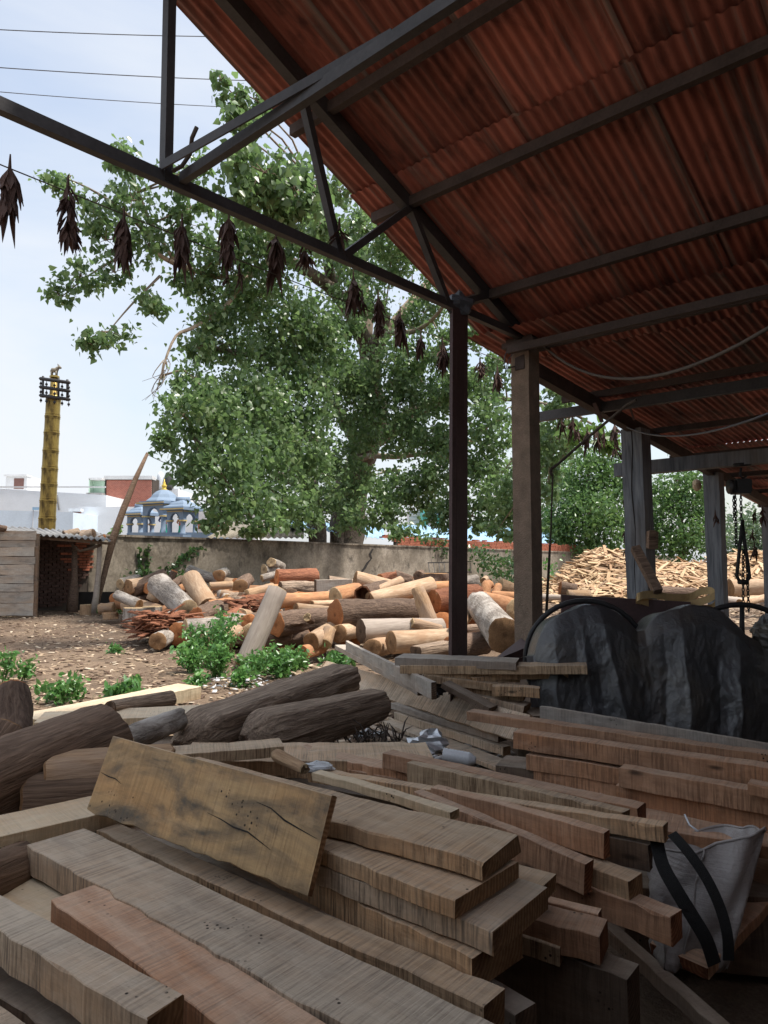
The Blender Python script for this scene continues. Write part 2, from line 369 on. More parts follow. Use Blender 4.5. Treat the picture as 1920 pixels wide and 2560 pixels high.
# ---------------------------------------------------------------- ground
def gaxis(lim, fine0, fine1, step):
    a = list(np.arange(fine0, fine1 + 1e-6, step)); x = fine1; s_ = step
    while x < lim: s_ *= 1.35; x += s_; a.append(x)
    x = fine0; s_ = step
    while x > -lim: s_ *= 1.35; x -= s_; a.insert(0, x)
    return np.array(a)
gx = gaxis(420, -14, 14, .3); gy = gaxis(420, -3, 24, .3)
GX, GY = np.meshgrid(gx, gy)
def gh(x, y):
    h = .035*np.sin(x*1.3+.5)*np.sin(y*1.1) + .025*np.sin(x*2.9+1)*np.sin(y*2.3+2) + .012*np.sin(x*6.1)*np.sin(y*5.3)
    return h * (np.hypot(x, y) < 30)
GZ = gh(GX, GY) - .03
nx, ny = len(gx), len(gy)
idx = np.arange(nx*ny).reshape(ny, nx)
q = np.stack([idx[:-1,:-1], idx[:-1,1:], idx[1:,1:], idx[1:,:-1]], -1).reshape(-1, 4)
g = fast_mesh('ground', np.stack([GX, GY, GZ], -1).reshape(-1, 3), q, M['ground'], smooth=True)
setting(g)

# ---------------------------------------------------------------- the open shed
ZE, TANM = 3.55, .39
RIDGE, EAVE = 1.98, 6.05
VF, V0, V1 = 3.468, 3.89, -2.6          # frame line, gable verge, far end behind the camera
def zr(u): return ZE + TANM * (EAVE - u) if u > RIDGE else ZE + TANM * (EAVE - (2*RIDGE - u))
def zl(u): return 3.53 - .0985 * (u - 5.5)
shed = empty('open_shed', W(4, 3.4, 0))
tag(shed, 'open timber yard shed with rusty red corrugated roof on posts', 'shed')
def par(o, p):
    o.parent = p; o.matrix_parent_inverse = p.matrix_basis.inverted(); return o
def bld(mb, name, mats, parent, smooth=False):
    return par(mb.build(name, mats, None, smooth), parent)
def beam(name, a, b, w_, h_, m_, parent, up=Vector((0,0,1))):
    mb = MB(); mb.beam(a, b, w_, h_, up); return bld(mb, name, m_, parent)
_sh = {}
def sheet_mesh(Ln, wd=.82, pitch=.0745, amp=.011):
    key = (round(Ln,2), wd)
    if key in _sh: return _sh[key]
    n = int(round(wd/pitch)) * 6; ys = np.linspace(0, wd, n+1); xs = np.linspace(0, Ln, 5)
    X, Y = np.meshgrid(xs, ys); Z = amp*np.sin(2*np.pi*Y/pitch) - .006*np.sin(np.pi*X/Ln)
    id_ = np.arange((n+1)*5).reshape(n+1, 5)
    q_ = np.stack([id_[:-1,:-1], id_[:-1,1:], id_[1:,1:], id_[1:,:-1]], -1).reshape(-1, 4)
    o = fast_mesh('roof_sheet', np.stack([X,Y,Z],-1).reshape(-1,3), q_, M['roof'], smooth=True)
    me = o.data; bpy.data.objects.remove(o); _sh[key] = me; return me
def roof_rows(ustart, uend, zf, rows, lap=.2, v0=V0, v1=V1, sgn=1):
    span = (uend - ustart) / rows
    for r_ in range(rows):
        ua = ustart + r_*span - (lap if r_ > 0 else 0) * sgn; ub = ustart + (r_+1)*span
        pa = Vector((ua, 0, zf(ua))); pb = Vector((ub, 0, zf(ub))); Ln = (pb-pa).length
        dx = (pb-pa).normalized(); me = sheet_mesh(Ln)
        xw = U*dx.x + Vector((0,0,dx.z)); yw = -V; zw = xw.cross(yw)
        if zw.z < 0: zw = -zw
        v = v0; k = 0
        while v > v1:
            lift = .028*(rows-1-r_) + (.006 if k % 2 else 0)
            p0 = W(ua, v + random.uniform(-.01,.01), zf(ua) + lift) + xw*random.uniform(-.03,.03)
            o = bpy.data.objects.new('roof_sheet', me); COL.objects.link(o)
            tw = random.uniform(-.004,.004); yy = (yw + xw*tw).normalized()
            if sgn > 0 and random.random() < .10:
                o.material_slots[0].link = 'OBJECT'; o.material_slots[0].material = M['roof_holed']
            o.matrix_basis = Matrix(((xw.x,yy.x,zw.x,p0.x),(xw.y,yy.y,zw.y,p0.y),(xw.z,yy.z,zw.z,p0.z),(0,0,0,1)))
            par(o, shed); v -= .745; k += 1
roof_rows(RIDGE, EAVE+.12, zr, 2)
roof_rows(RIDGE, 1.45, zr, 1, sgn=-1)
roof_rows(1.48, 2*RIDGE-EAVE-.1, lambda u: zr(u)-.03, 1, v0=-.2, sgn=-1)      # unseen slope, left open near the gable to let sky light in
roof_rows(5.45, 15.45, zl, 4)
for u_ in (2.2, 3.22, 4.08, 5.17, 5.93):
    beam('purlin', W(u_, V0-.06 if u_ < 5.9 else VF+.06, zr(u_)-.052), W(u_, V1, zr(u_)-.052), .055, .075, M['purlin'], shed)
for u_ in (1.75,):
    beam('purlin', W(u_, V0-.12, zr(u_)-.075), W(u_, V1, zr(u_)-.075), .055, .075, M['purlin'], shed)
for u_ in (5.6, 7.2, 8.9, 10.4, 11.9, 13.4, 14.9):
    beam('purlin', W(u_, V0-.06 if u_ > 6 else VF+.06, zl(u_)-.065), W(u_, V1, zl(u_)-.065), .05, .07, M['purlin'], shed)
CH = 3.62
def truss(v):
    mk = M['steel_dark']; rr = .068
    beam('rafter', W(RIDGE, v, zr(RIDGE)-rr), W(5.95, v, zr(5.95)-rr+.02), .075, .11, mk, shed)
    beam('rafter', W(RIDGE, v, zr(RIDGE)-rr), W(-1.99, v, zr(-1.99)-rr+.02), .075, .11, mk, shed)
    beam('tie_beam', W(-2.1, v-.01, CH), W(5.75, v-.01, CH-.02), .052, .066, mk, shed)
    beam('king_post', W(2.0, v-.012, CH-.03), W(2.0, v-.012, zr(2.0)-.1), .06, .05, mk, shed, U)
    for (ua, ub) in ((3.33, 2.95), (3.38, 4.1), (4.56, 4.1), (4.64, 5.15)):
        for m_ in (0, 1):
            a_, b_ = (2*RIDGE-ua, 2*RIDGE-ub) if m_ else (ua, ub)
            beam('web_strut', W(a_, v-.014, CH), W(b_, v-.014, zr(b_)-.07), .052, .052, mk, shed, V)
truss(VF); truss(-1.0)
# long beam at tie level running back over the camera, with its angle flange
beam('ridge_tie', W(2.08, VF-.05, CH+.01), W(2.08, V1, CH+.01), .042, .056, M['steel_dark'], shed)
beam('ridge_tie', W(1.95, VF-.05, CH+.03), W(2.10, VF-1.6, CH+.06), .010, .05, M['steel_dark'], shed)
mb = MB(); mb.tube([atv(492,318,VF-.3), atv(480,345,VF-.25), atv(475,385,VF-.18), atv(455,415,VF-.12), atv(432,428,VF-.07)], .012, 8)
bld(mb, 'bent_pipe', M['rope'], shed, True)
# posts
def post_box(name, u, v, ztop, wu, wv, m_, lean=(0,0), z0=-.1, jitter=0, seg=1):
    mb = MB(); n = seg; vs = []; fs = []
    for i in range(n+1):
        f = i/n; z = z0 + (ztop-z0)*f; du, dv = lean[0]*f, lean[1]*f
        j = lambda: random.uniform(-jitter, jitter)
        for (a, b) in ((-1,-1),(1,-1),(1,1),(-1,1)):
            vs.append(W(u+du+a*wu/2+j(), v+dv+b*wv/2+j(), z))
    for i in range(n):
        for k in range(4): fs.append((i*4+k, i*4+(k+1)%4, (i+1)*4+(k+1)%4, (i+1)*4+k))
    fs += [(3,2,1,0), tuple(n*4+k for k in range(4))]
    mb.add(vs, fs); return bld(mb, name, m_, shed)
post_box('steel_post', 4.66, VF, CH-.02, .10, .075, M['steel_brown'], (.06,0))
mb = MB()
for s_ in (-1, 1): mb.beam(W(4.66+s_*.056, VF-.03, -.1), W(4.72+s_*.056, VF-.03, CH-.05), .012, .10, U)
bld(mb, 'post_flange', M['steel_brown'], shed)
post_box('concrete_post', 5.80, VF, CH-.12, .19, .19, M['concrete'], (0,0), jitter=.003, seg=10)
mb = MB(); mb.box((-.17,-.16,0),(.17,.16,.05)); mb.box((-.14,-.13,.05),(.14,.13,.09))
o = bld(mb, 'post_cap', M['purlin'], shed); o.matrix_basis = Matrix.Translation(W(5.82,VF,CH-.12)) @ Matrix.Rotation(-AZ, 4, 'Z')
post_box('timber_post', 8.45, VF, zl(8.45)-.17, .27, .25, M['post_wood'], (-.13,0), jitter=.006, seg=9)
post_box('timber_post', 11.2, VF, zl(11.2)-.17, .24, .22, M['post_wood'], (-.05,0), jitter=.006, seg=9)
post_box('timber_post', 14.2, VF, zl(14.2)-.17, .24, .22, M['post_wood'], jitter=.006, seg=6)
for (px0,py0,px1,py1,v_,u_) in ((1600,1080,1610,1480,0,8.45),):       # drying crack in the timber post
    pts = [W(u_-.135-.13*(1-f)+.125*(1-f)-.004, VF-.03+.06*math.sin(f*7)-.02, (zl(u_)-.2)*(1-f)) for f in np.linspace(0,1,14)]
    pts = [W(8.45-.135-.13*((zl(8.45)-.2-p.z)*0+p.z/3.1)-.001, VF+.02+.015*math.sin(p.z*6)-.02*p.z/3, p.z) for p in pts]
    mb = MB(); mb.tube(pts, .006, 5); bld(mb, 'crack', M['black'], shed)
for (u_, v_) in ((5.8,-1.0),(-1.85,VF),(-1.85,-1.0),(11.2,-1.0)):
    post_box('rear_post', u_, v_, 3.2 if u_>6 else CH-.1, .16, .16, M['purlin'])
# lean-to rafter on the posts, and beams along the shed
beam('rafter', W(5.7, VF, zl(5.7)-.16), W(15.3, VF, zl(15.3)-.16), .10, .14, M['purlin'], shed)
beam('rafter', W(5.7, -1.0, zl(5.7)-.16), W(15.3, -1.0, zl(15.3)-.16), .10, .14, M['purlin'], shed)
p0 = atv(1346,1043,VF+.75)
beam('long_beam', p0, p0 - V*6.2, .06, .11, M['steel_dark'], shed)
p0 = atv(1636,1168,VF)
beam('hoist_beam', p0 + V*.5, p0 - V*6.0 + Vector((0,0,.05)), .16, .165, M['post_wood'], shed)
UB = p0.dot(U); ZB = p0.z
# unseen rear wall, with left and side walls added to block stray light
mb = MB()
p = [W(-1.5,V1+.1,-.2), W(-1.5,2.1,-.2), W(-1.65,2.1,-.2), W(-1.65,V1+.1,-.2)]; mb.add(p + [Vector((q_.x,q_.y,2.7)) for q_ in p], [(3,2,1,0),(4,5,6,7),(0,1,5,4),(1,2,6,5),(2,3,7,6),(3,0,4,7)])
for (u0, u1) in ((-2.3, 1.98), (1.98, 5.9), (5.9, 15.3)):
    zt = (zr(u0) if u0 > 1 else zr(u1))-.2 if u0 < 5 else 2.5
    zt = {-2.3: 3.5, 1.98: 3.5, 5.9: 2.5}[u0]
    p = [W(u0,V1+.1,-.2), W(u1,V1+.1,-.2), W(u1,V1-.12,-.2), W(u0,V1-.12,-.2)]; mb.add(p + [Vector((q_.x,q_.y,zt)) for q_ in p], [(3,2,1,0),(4,5,6,7),(0,1,5,4),(1,2,6,5),(2,3,7,6),(3,0,4,7)])
p = [W(6.0,V1+.1,-.2), W(6.0,1.05,-.2), W(6.2,1.05,-.2), W(6.2,V1+.1,-.2)]; mb.add(p + [Vector((q_.x,q_.y,3.25)) for q_ in p], [(3,2,1,0),(4,5,6,7),(0,1,5,4),(1,2,6,5),(2,3,7,6),(3,0,4,7)])  # added partition out of view, keeps side light off the plank ends
bld(mb, 'unseen_shade_walls', M['mortar'], shed)
# hooked iron strap, slack cables
mb = MB(); mb.beam(atv(1486,1008,3.3), atv(1505,1055,3.3), .04, .012); mb.beam(atv(1570,1000,3.2), atv(1585,1050,3.2), .02, .01)
bld(mb, 'strap', M['steel_brown'], shed)
# ---------------------------------------------------------------- boundary wall (line v = 22)
VW = 22.0
def wtop(u): return 2.32 - .0095*max(0, u-11)
bw = empty('boundary_wall', W(20, VW, 0)); tag(bw, 'long mould stained plaster wall behind the log heap', 'wall')
mb = MB(); us = np.linspace(10.35, 62, 90); prev = None; vs = []; fs = []
for i, u_ in enumerate(us):
    t_ = wtop(u_) - .06 + random.uniform(-.012,.012)
    vs += [W(u_, VW, -.3), W(u_, VW+random.uniform(-.012,.012), t_*.5), W(u_, VW, t_), W(u_, VW+.26, t_), W(u_, VW+.26, -.3)]
    if i:
        a = (i-1)*5; b = i*5
        fs += [(a+k, b+k, b+k+1, a+k+1) for k in range(4)]
fs += [(0,1,2,3,4), tuple(reversed([len(vs)-5+k for k in range(5)]))]
mb.add(vs, fs); bld(mb, 'plaster_face', M['plaster'], bw)
mb = MB()
for i in range(44):
    u0, u1 = 10.35+i*1.173, 10.35+(i+1)*1.173-.01; j = random.uniform(-.015,.015)
    p = [W(u0,VW-.05+j,wtop(u0)-.06), W(u1,VW-.05+j,wtop(u1)-.06), W(u1,VW+.3,wtop(u1)-.06), W(u0,VW+.3,wtop(u0)-.06)]
    mb.add(p + [x+Vector((0,0,.07)) for x in p], [(3,2,1,0),(4,5,6,7),(0,1,5,4),(1,2,6,5),(2,3,7,6),(3,0,4,7)])
bld(mb, 'coping', M['plaster'], bw)
# dark core and single bricks where the plaster has fallen off inside the lean-to hut
mb = MB(); p = [W(2,VW+.03,-.3), W(10.4,VW+.03,-.3), W(10.4,VW+.26,-.3), W(2,VW+.26,-.3)]
mb.add(p + [Vector((x.x,x.y,2.25)) for x in p], [(3,2,1,0),(4,5,6,7),(0,1,5,4),(1,2,6,5),(2,3,7,6),(3,0,4,7)]); bld(mb, 'wall_core', M['mortar'], bw)
bmes = []
for k in range(4):
    mb = MB(); mb.box((0,-.05,0),(.215+random.uniform(-.01,.01),.05,.066+random.uniform(-.004,.004)))
    me = bpy.data.meshes.new('brick'); me.from_pydata(mb.v, [], mb.f); me.materials.append(M['brick_soot_shade'] if k % 2 else M['brick']); bmes.append(me)
ROTW = Matrix.Rotation(R(90)-AZ, 4, 'Z')
for c_ in range(26):
    z = .10 + c_*.082
    if z > 2.2: break
    u_ = 7.7 + (.11 if c_ % 2 else 0)
    lim = 10.35 if z > .9 else 10.0 + .3*z
    lim -= max(0, (1.5 - z))*.35
    while u_ < lim:
        soot_or_shade = z < 1.1 or u_ < 9.5 + random.uniform(-.4,.4)  # soot low down; at the left, hut shade put into the brick colour
        o = bpy.data.objects.new('brick', bmes[random.choice((1,3)) if soot_or_shade else random.choice((0,2,0,1))]); COL.objects.link(o)
        o.matrix_basis = Matrix.Translation(W(u_, VW+random.uniform(-.012,.014), z)) @ ROTW @ Matrix.Rotation(random.uniform(-.02,.02),4,'Y')
        par(o, bw); u_ += .232
# brick courses on top of the far half, too small to pick apart: one part
mb = MB(); u_ = 0
for c_ in range(6):
    u_ = 25.2 + (.12 if c_ % 2 else 0) + c_*random.uniform(-.3,.3)
    while u_ < 50:
        z = wtop(u_) + .015 + c_*.078
        if not (c_ > 4 and random.random() < .5):
            m_ = Matrix.Translation(W(u_, VW+.05+random.uniform(-.012,.012), z)) @ ROTW
            mb.box((0,0,0),(.225,.2,.066), 0, m_)
        u_ += .238
o = bld(mb, 'brick_courses', M['brick'], bw); o['kind'] = 'stuff'
mb = MB(); mb.beam(W(25.1,VW+.17,wtop(30)+.2), W(50,VW+.17,wtop(50)+.22), .16, .40); bld(mb, 'parapet_core', M['mortar'], bw)
# crack through the plaster
mb = MB(); pts = [(932,1372),(925,1385),(929,1396),(918,1408),(912,1420),(905,1428),(903,1440)]
vs = []; wd = [4,6,3,6,7,5,12]
for (x, y), ww in zip(pts, wd): vs += [atv(x-ww/2,y,VW-.022), atv(x+ww/2,y,VW-.022)]
mb.add(vs, [(2*i,2*i+1,2*i+3,2*i+2) for i in range(len(pts)-1)]); bld(mb, 'crack', M['black'], bw)

# ---------------------------------------------------------------- plank store / lean-to hut on the left
hut = empty('plank_hut', (-10.5, 19, 0)); tag(hut, 'low hut of horizontal grey boards with a corrugated cement roof', 'hut')
zb = [0.03,.36,.66,.88,1.10,1.38,1.60,1.84,2.02,2.28]
x1_ = at(84,1500,18.9).x
for i in range(len(zb)-1):
    mb = MB(); a, b = zb[i]+.006, zb[i+1]-.006
    L_ = 3.4 + random.uniform(0,.05); n = 12; vs = []; fs = []
    for k in range(n+1):
        x = -L_ + L_*k/n; j1, j2 = random.uniform(-.008,.008), random.uniform(-.008,.008)
        vs += [(x,-.02,a+j1),(x,-.02,b+j2),(x,.015,b+j2),(x,.015,a+j1)]
        if k: fs += [((k-1)*4+m_, k*4+m_, k*4+(m_+1)%4, (k-1)*4+(m_+1)%4) for m_ in range(4)]
    fs += [(0,1,2,3), tuple(reversed([n*4+m_ for m_ in range(4)]))]
    mb.add(vs, fs); o = mb.build('board', M['hut_board']); o.matrix_basis = Matrix.Translation((x1_+random.uniform(-.02,.02), 18.9+random.uniform(-.012,.012), 0)); par(o, hut)
beam('corner_post', (x1_+.03,18.95,-.1), (x1_+.03,18.95,2.2), .08, .08, M['plank_dark'], hut, Vector((0,1,0)))
mb = MB(); mb.tube([at(180,1530,20.6), at(184,1480,20.6), at(186,1440,20.6), at(187,1365,20.6)], [.17,.13,.085,.075], 8, jit=.12); bld(mb, 'hewn_post', M['bark_brown'], hut, True)
mb = MB(); mb.tube([at(233,1532,20.3), at(240,1490,20.3), at(246,1430,20.3), at(250,1352,20.3)], [.115,.085,.075,.07], 8, jit=.08); bld(mb, 'hewn_post', M['log_greypale'], hut, True)
mb = MB(); mb.tube([at(180,1362,20.2), at(200,1378,20.2), at(225,1372,20.2), at(252,1362,20.2)], .04, 6, jit=.1); bld(mb, 'cross_pole', M['plank_dark'], hut, True)
def wavy(p00, p10, p11, p01, n, amp, thick=.012):
    # corrugated sheet between four corners, waves across the first direction
    mb = MB(); vs = []; N = n*6
    for k in range(N+1):
        f = k/N; w_ = amp*math.sin(f*n*2*math.pi)
        a = p00.lerp(p10, f); b = p01.lerp(p11, f)
        for z in (0, thick): vs += [a+Vector((0,0,w_+z)), b+Vector((0,0,w_+z))]
    fs = []
    for k in range(N):
        a, b = k*4, k*4+4
        fs += [(a,b,b+1,a+1), (a+2,a+3,b+3,b+2), (a,a+2,b+2,b), (a+1,b+1,b+3,a+3)]
    mb.add(vs, fs); return mb
fl, fr = at(-90,1322,18.5), at(272,1352,19.9)
bl, br = W(6.0,21.95,2.52), W(10.6,21.95,2.36)
for k in range(4):
    f0, f1 = k/4, (k+1)/4+.015
    bld(wavy(fl.lerp(fr,f0), fl.lerp(fr,f1), bl.lerp(br,f1), bl.lerp(br,f0), 6, .035), 'roof_sheet', M['asbestos'], hut, True)
beam('eave_rail', fl+Vector((0,.3,-.08)), fr+Vector((0,.3,-.08)), .06, .07, M['plank_dark'], hut)
mb = MB(); mb.box((0,0,0),(1.5,.03,.55)); o = bld(mb, 'dark_panel', M['black'], hut); o.matrix_basis = Matrix.Translation((at(190,1480,21.2).x, 21.3, .0))  # plain black panel low behind the hut posts

# ---------------------------------------------------------------- leaning pole and its wire
lp = MB(); lp.tube([at(238,1529,20.3), at(262,1430,20.7), at(283,1345,21.1), at(310,1270,21.5), at(340,1195,21.9), at(369,1133,22.3)], [.06,.08,.105,.10,.08,.05], 9, jit=.08)
tag(lp.build('leaning_pole', M['bark_smooth'], smooth=True), 'dark wooden pole leaning from the hut corner out over the boundary wall', 'pole')
def catenary(a, b, sag, n=14):
    a, b = Vector(a), Vector(b); return [a.lerp(b, k/n) - Vector((0,0,sag*4*(k/n)*(1-k/n))) for k in range(n+1)]
def cable(name, a, b, sag, r_, label, cat='cable', group=None, m_='wire', n=14):
    mb = MB(); mb.tube(catenary(a, b, sag, n), r_, 5); return tag(mb.build(name, M[m_], smooth=True), label, cat, group)
cable('wire', at(369,1137,22.3), at(1180,1240,31), 1.3, .012, 'thin wire running from the leaning pole into the tree')
cable('power_line', at(-40,72,34), at(700,92,40), .12, .025, 'topmost of the three overhead lines in the sky', group='overhead lines')
cable('power_line', at(-40,166,34), at(760,205,40), .12, .025, 'middle of the three overhead lines in the sky', group='overhead lines')
cable('power_line', at(-20,228,34), at(760,275,40), .12, .02, 'lowest of the three overhead lines in the sky', group='overhead lines')

# ---------------------------------------------------------------- brass temple flagstaff
D = 30.0
fs_ = empty('temple_flagstaff', at(112,1400,D) - Vector((0,0,1.5))); tag(fs_, 'tall brass clad temple flagstaff with barred top behind the hut', 'flagstaff')
ax0, ax1 = at(112,1420,D), at(137,930,D)
def axp(y): f = (1420-y)/(490.); return ax0.lerp(ax1, f)
ringy = [1420,1340,1298,1254,1213,1174,1129,1084,1043,1000]
for i in range(len(ringy)-1):
    a, b = axp(ringy[i]), axp(ringy[i+1]); rad = .345 - .0055*i*1.2; L_ = (b-a).length; tl = (b-a).normalized()
    mb = MB(); pr = [(rad+.018,0),(rad+.018,.035),(rad+.002,.04),(rad+.002,.075),(rad+.013,.08),(rad+.013,.10),(rad,.105),(rad,L_-.10),(rad+.012,L_-.095),(rad+.012,L_-.075),(rad+.002,L_-.07),(rad+.002,L_-.04),(rad+.018,L_-.035),(rad+.018,L_)]
    mb.lathe(pr, (0,0,0), 24); o = mb.build('drum', M['gold'], smooth=True)
    mod = o.modifiers.new('edge', 'EDGE_SPLIT'); mod.split_angle = R(35)
    o.matrix_basis = Matrix.Translation(a) @ tl.to_track_quat('Z','Y').to_matrix().to_4x4(); par(o, fs_)
mb = MB(); mb.tube([axp(1002), axp(990), axp(988), axp(945)], [.31,.24,.165,.15], 16); bld(mb, 'neck', M['gold'], fs_, True)
BARS = []
for (y0, y1) in ((946,957),(967,978),(988,999)):
    a, b = at(98,y0,D-.35), at(176,y1,D-.35-.25); mb = MB(); ax = (b-a).normalized()
    mb.tube([a, a+ax*.06, b-ax*.06, b], [.03,.075,.075,.03], 8); bld(mb, 'cross_bar', M['iron'], fs_, True); BARS.append((a,b))
for f in (.12,.62,.9):
    mb = MB(); mb.tube([BARS[0][0].lerp(BARS[0][1],f)+Vector((0,0,.12)), BARS[2][0].lerp(BARS[2][1],f)-Vector((0,0,.08))], .05, 6); bld(mb, 'upright', M['iron'], fs_, True)
for (a, b) in BARS:
    for f in (.06,.24,.5,.74,.95):
        p = a.lerp(b, f) - Vector((0,0,.08)); mb = MB(); mb.lathe([(.012,0),(.014,-.06),(.05,-.1),(.06,-.16),(.02,-.18),(.02,-.22)][::-1], p, 8); bld(mb, 'bell', M['iron'], fs_, True)
mb = MB(); mb.lathe([(.2,0),(.2,.07),(.16,.09)], axp(945), 12); bld(mb, 'pedestal', M['gold'], fs_)
mb = MB(); b0 = axp(945) + Vector((0,0,.09))
mb.tube([b0+Vector((-.17,0,.17)), b0+Vector((-.08,0,.24)), b0+Vector((.06,0,.24)), b0+Vector((.13,0,.34)), b0+Vector((.2,0,.38)), b0+Vector((.27,0,.33))], [.05,.11,.11,.075,.075,.04], 8)
for (x, y) in ((-.12,.05),(-.12,-.05),(.08,.05),(.08,-.05)): mb.tube([b0+Vector((x,y,0)), b0+Vector((x,y,.2))], [.028,.04], 6)
mb.tube([b0+Vector((.15,.04,.44)), b0+Vector((.14,.05,.52))], [.02,.008], 5); mb.tube([b0+Vector((.15,-.04,.44)), b0+Vector((.14,-.05,.52))], [.02,.008], 5)
bld(mb, 'bull_figure', M['rust_sheet'], fs_, True)

# ---------------------------------------------------------------- blue temple pavilions
def arch_panel(mb, c, ax, w_, h_, r_, th, nrm):
    n = 10; outer = []; inner = []
    for k in range(n+1):
        a = math.pi*(1-k/n); inner.append((r_*math.cos(a), r_*math.sin(a)))
    for k in range(n+1):
        x = -w_/2 + w_*k/n; outer.append((x, h_))
    for i in range(n):
        q_ = [inner[i], inner[i+1], outer[i+1], outer[i]]
        P = [c + ax*x + Vector((0,0,z)) for x, z in q_]
        mb.add(P + [p - nrm*th for p in P], [(0,1,2,3),(7,6,5,4),(0,4,5,1),(2,6,7,3),(1,5,6,2),(3,7,4,0)])
    for s_ in (-1, 1):
        q_ = [(s_*r_,0),(s_*w_/2,0),(s_*w_/2,h_)]; P = [c + ax*x + Vector((0,0,z)) for x, z in q_]
        mb.add(P + [p - nrm*th for p in P], [(0,1,2),(5,4,3)])
def pavilion(cx, ybase, d, wd, colh, boxh, domeh, label, rot, tall=True):
    c = at(cx, ybase, d); P = empty('temple_pavilion', c); tag(P, label, 'pavilion', 'temple pavilions'); Rm = Matrix.Rotation(rot, 3, 'Z'); h = wd/2
    mb = MB(); m4 = Matrix.Translation(c) @ Rm.to_4x4(); mb.box((-h-.15,-h-.15,-1.2),(h+.15,h+.15,0),0,m4); bld(mb, 'plinth', M['temple'], P)
    for (sx, sy) in ((-1,-1),(1,-1),(1,1),(-1,1)):
        q_ = c + Rm @ Vector((sx*(h-.1), sy*(h-.1), 0)); mb = MB()
        mb.lathe([(.15,0),(.15,.08),(.115,.11),(.11,colh-.2),(.12,colh-.16),(.15,colh-.1),(.17,colh-.04),(.17,colh)], q_, 12); bld(mb, 'column', M['temple'], P, True)
        mb = MB(); mb.lathe([(.185,colh-.11),(.185,colh-.05)], q_, 12); bld(mb, 'column_band', M['temple_trim'], P)
    for k in range(4):
        nrm = Rm @ Matrix.Rotation(k*math.pi/2,3,'Z') @ Vector((0,-1,0)); ax = Rm @ Matrix.Rotation(k*math.pi/2,3,'Z') @ Vector((1,0,0))
        mb = MB(); arch_panel(mb, c + nrm*h + Vector((0,0,colh)), ax, wd, boxh, min(boxh*.72, h*.62), .16, nrm); bld(mb, 'arch_panel', M['temple'], P)
        mb = MB(); mb.beam(c+nrm*(h+.01)-ax*h*.95+Vector((0,0,colh+boxh-.05)), c+nrm*(h+.01)+ax*h*.95+Vector((0,0,colh+boxh-.05)), .03, .035); bld(mb, 'gold_line', M['temple_trim'], P)
    z = colh+boxh
    mb = MB(); mb.box((-h-.22,-h-.22,z),(h+.22,h+.22,z+.09),0,m4); mb.box((-h-.12,-h-.12,z+.09),(h+.12,h+.12,z+.14),0,m4); bld(mb, 'cornice', M['temple'], P)
    mb = MB(); mb.beam(c+Rm@Vector((-h-.22,-h-.225,z+.05)), c+Rm@Vector((h+.22,-h-.225,z+.05)), .02, .05); bld(mb, 'cornice_band', M['temple_trim'], P)
    mb = MB(); n = 8 if tall else 4; k = 1.08 if n == 8 else 1.38
    pr = [((h+.14)*k, z+.14), ((h+.1)*k, z+.2), (h*.92*k, z+.14+domeh*.3), (h*.78*k, z+.14+domeh*.55), (h*.55*k, z+.14+domeh*.8), (h*.3*k, z+.14+domeh*.95), (.06, z+.14+domeh)]
    mb.lathe(pr, c, n, rot=rot+math.pi/n); bld(mb, 'dome', M['temple'], P)
    if tall:
        mb = MB(); zt = z+.14+domeh
        mb.lathe([(.13,zt-.06),(.15,zt+.02),(.08,zt+.06),(.12,zt+.14),(.13,zt+.2),(.06,zt+.27),(.07,zt+.33),(.025,zt+.4),(.01,zt+.52)], c, 12); bld(mb, 'finial', M['gold_paint'], P, True)
    else:
        mb = MB(); zt = z+.14+domeh; mb.tube([c+Vector((-.3,0,zt-.02)), c+Vector((.3,0,zt-.02))], .17, 10); bld(mb, 'ridge_roll', M['temple'], P, True)
    return c
def statue(c, h, skirt, torso, label):
    e = empty('deity_statue', c); tag(e, label, 'statue', 'temple statues')
    mb = MB(); mb.lathe([(.20*h,0),(.17*h,.1*h),(.13*h,.3*h),(.12*h,.48*h),(.09*h,.5*h)], c, 12, sy=.7); bld(mb, 'skirt', M[skirt], e, True)
    mb = MB(); mb.lathe([(.09*h,.47*h),(.105*h,.55*h),(.14*h,.70*h),(.15*h,.75*h),(.06*h,.79*h),(.05*h,.82*h),(.075*h,.86*h),(.075*h,.92*h),(.04*h,.96*h)], c, 12, sy=.6)
    for s_ in (-1,1): mb.tube([c+Vector((s_*.14*h,0,.74*h)), c+Vector((s_*.2*h,-.03*h,.60*h)), c+Vector((s_*.12*h,-.14*h,.55*h))], [.045*h,.038*h,.03*h], 6)
    bld(mb, 'torso', M[torso], e, True)
    mb = MB(); mb.lathe([(.085*h,.92*h),(.09*h,.97*h),(.06*h,1.04*h),(.02*h,1.12*h)], c, 10); bld(mb, 'crown', M['gold_paint'], e, True)
    mb = MB(); mb.lathe([(.125*h,.46*h),(.125*h,.52*h)], c, 12, sy=.7); bld(mb, 'sash', M['statue_red'], e)
c = pavilion(408, 1338, 34, 1.35, .95, .5, .6, 'tallest blue domed temple pavilion with gold finial', R(-28)); statue(c+Vector((0.1,-.25,.0)), 1.15, 'statue_green', 'statue_blue', 'dark skinned deity statue with green skirt under the tallest dome')
c = pavilion(456, 1338, 32.6, 1.0, .72, .40, .36, 'blue temple pavilion with rolled ridge, nearest the big tree', R(-28), False); statue(c+Vector((.0,-.2,0)), .95, 'statue_green', 'statue_skin', 'deity statue in green and orange under the right pavilion')
c = pavilion(352, 1338, 36, .95, .62, .36, .34, 'smallest blue temple pavilion, nearest the leaning pole', R(-28), False); statue(c+Vector((.25,-.2,0)), .85, 'statue_red', 'statue_skin', 'deity statue in red under the small left pavilion')
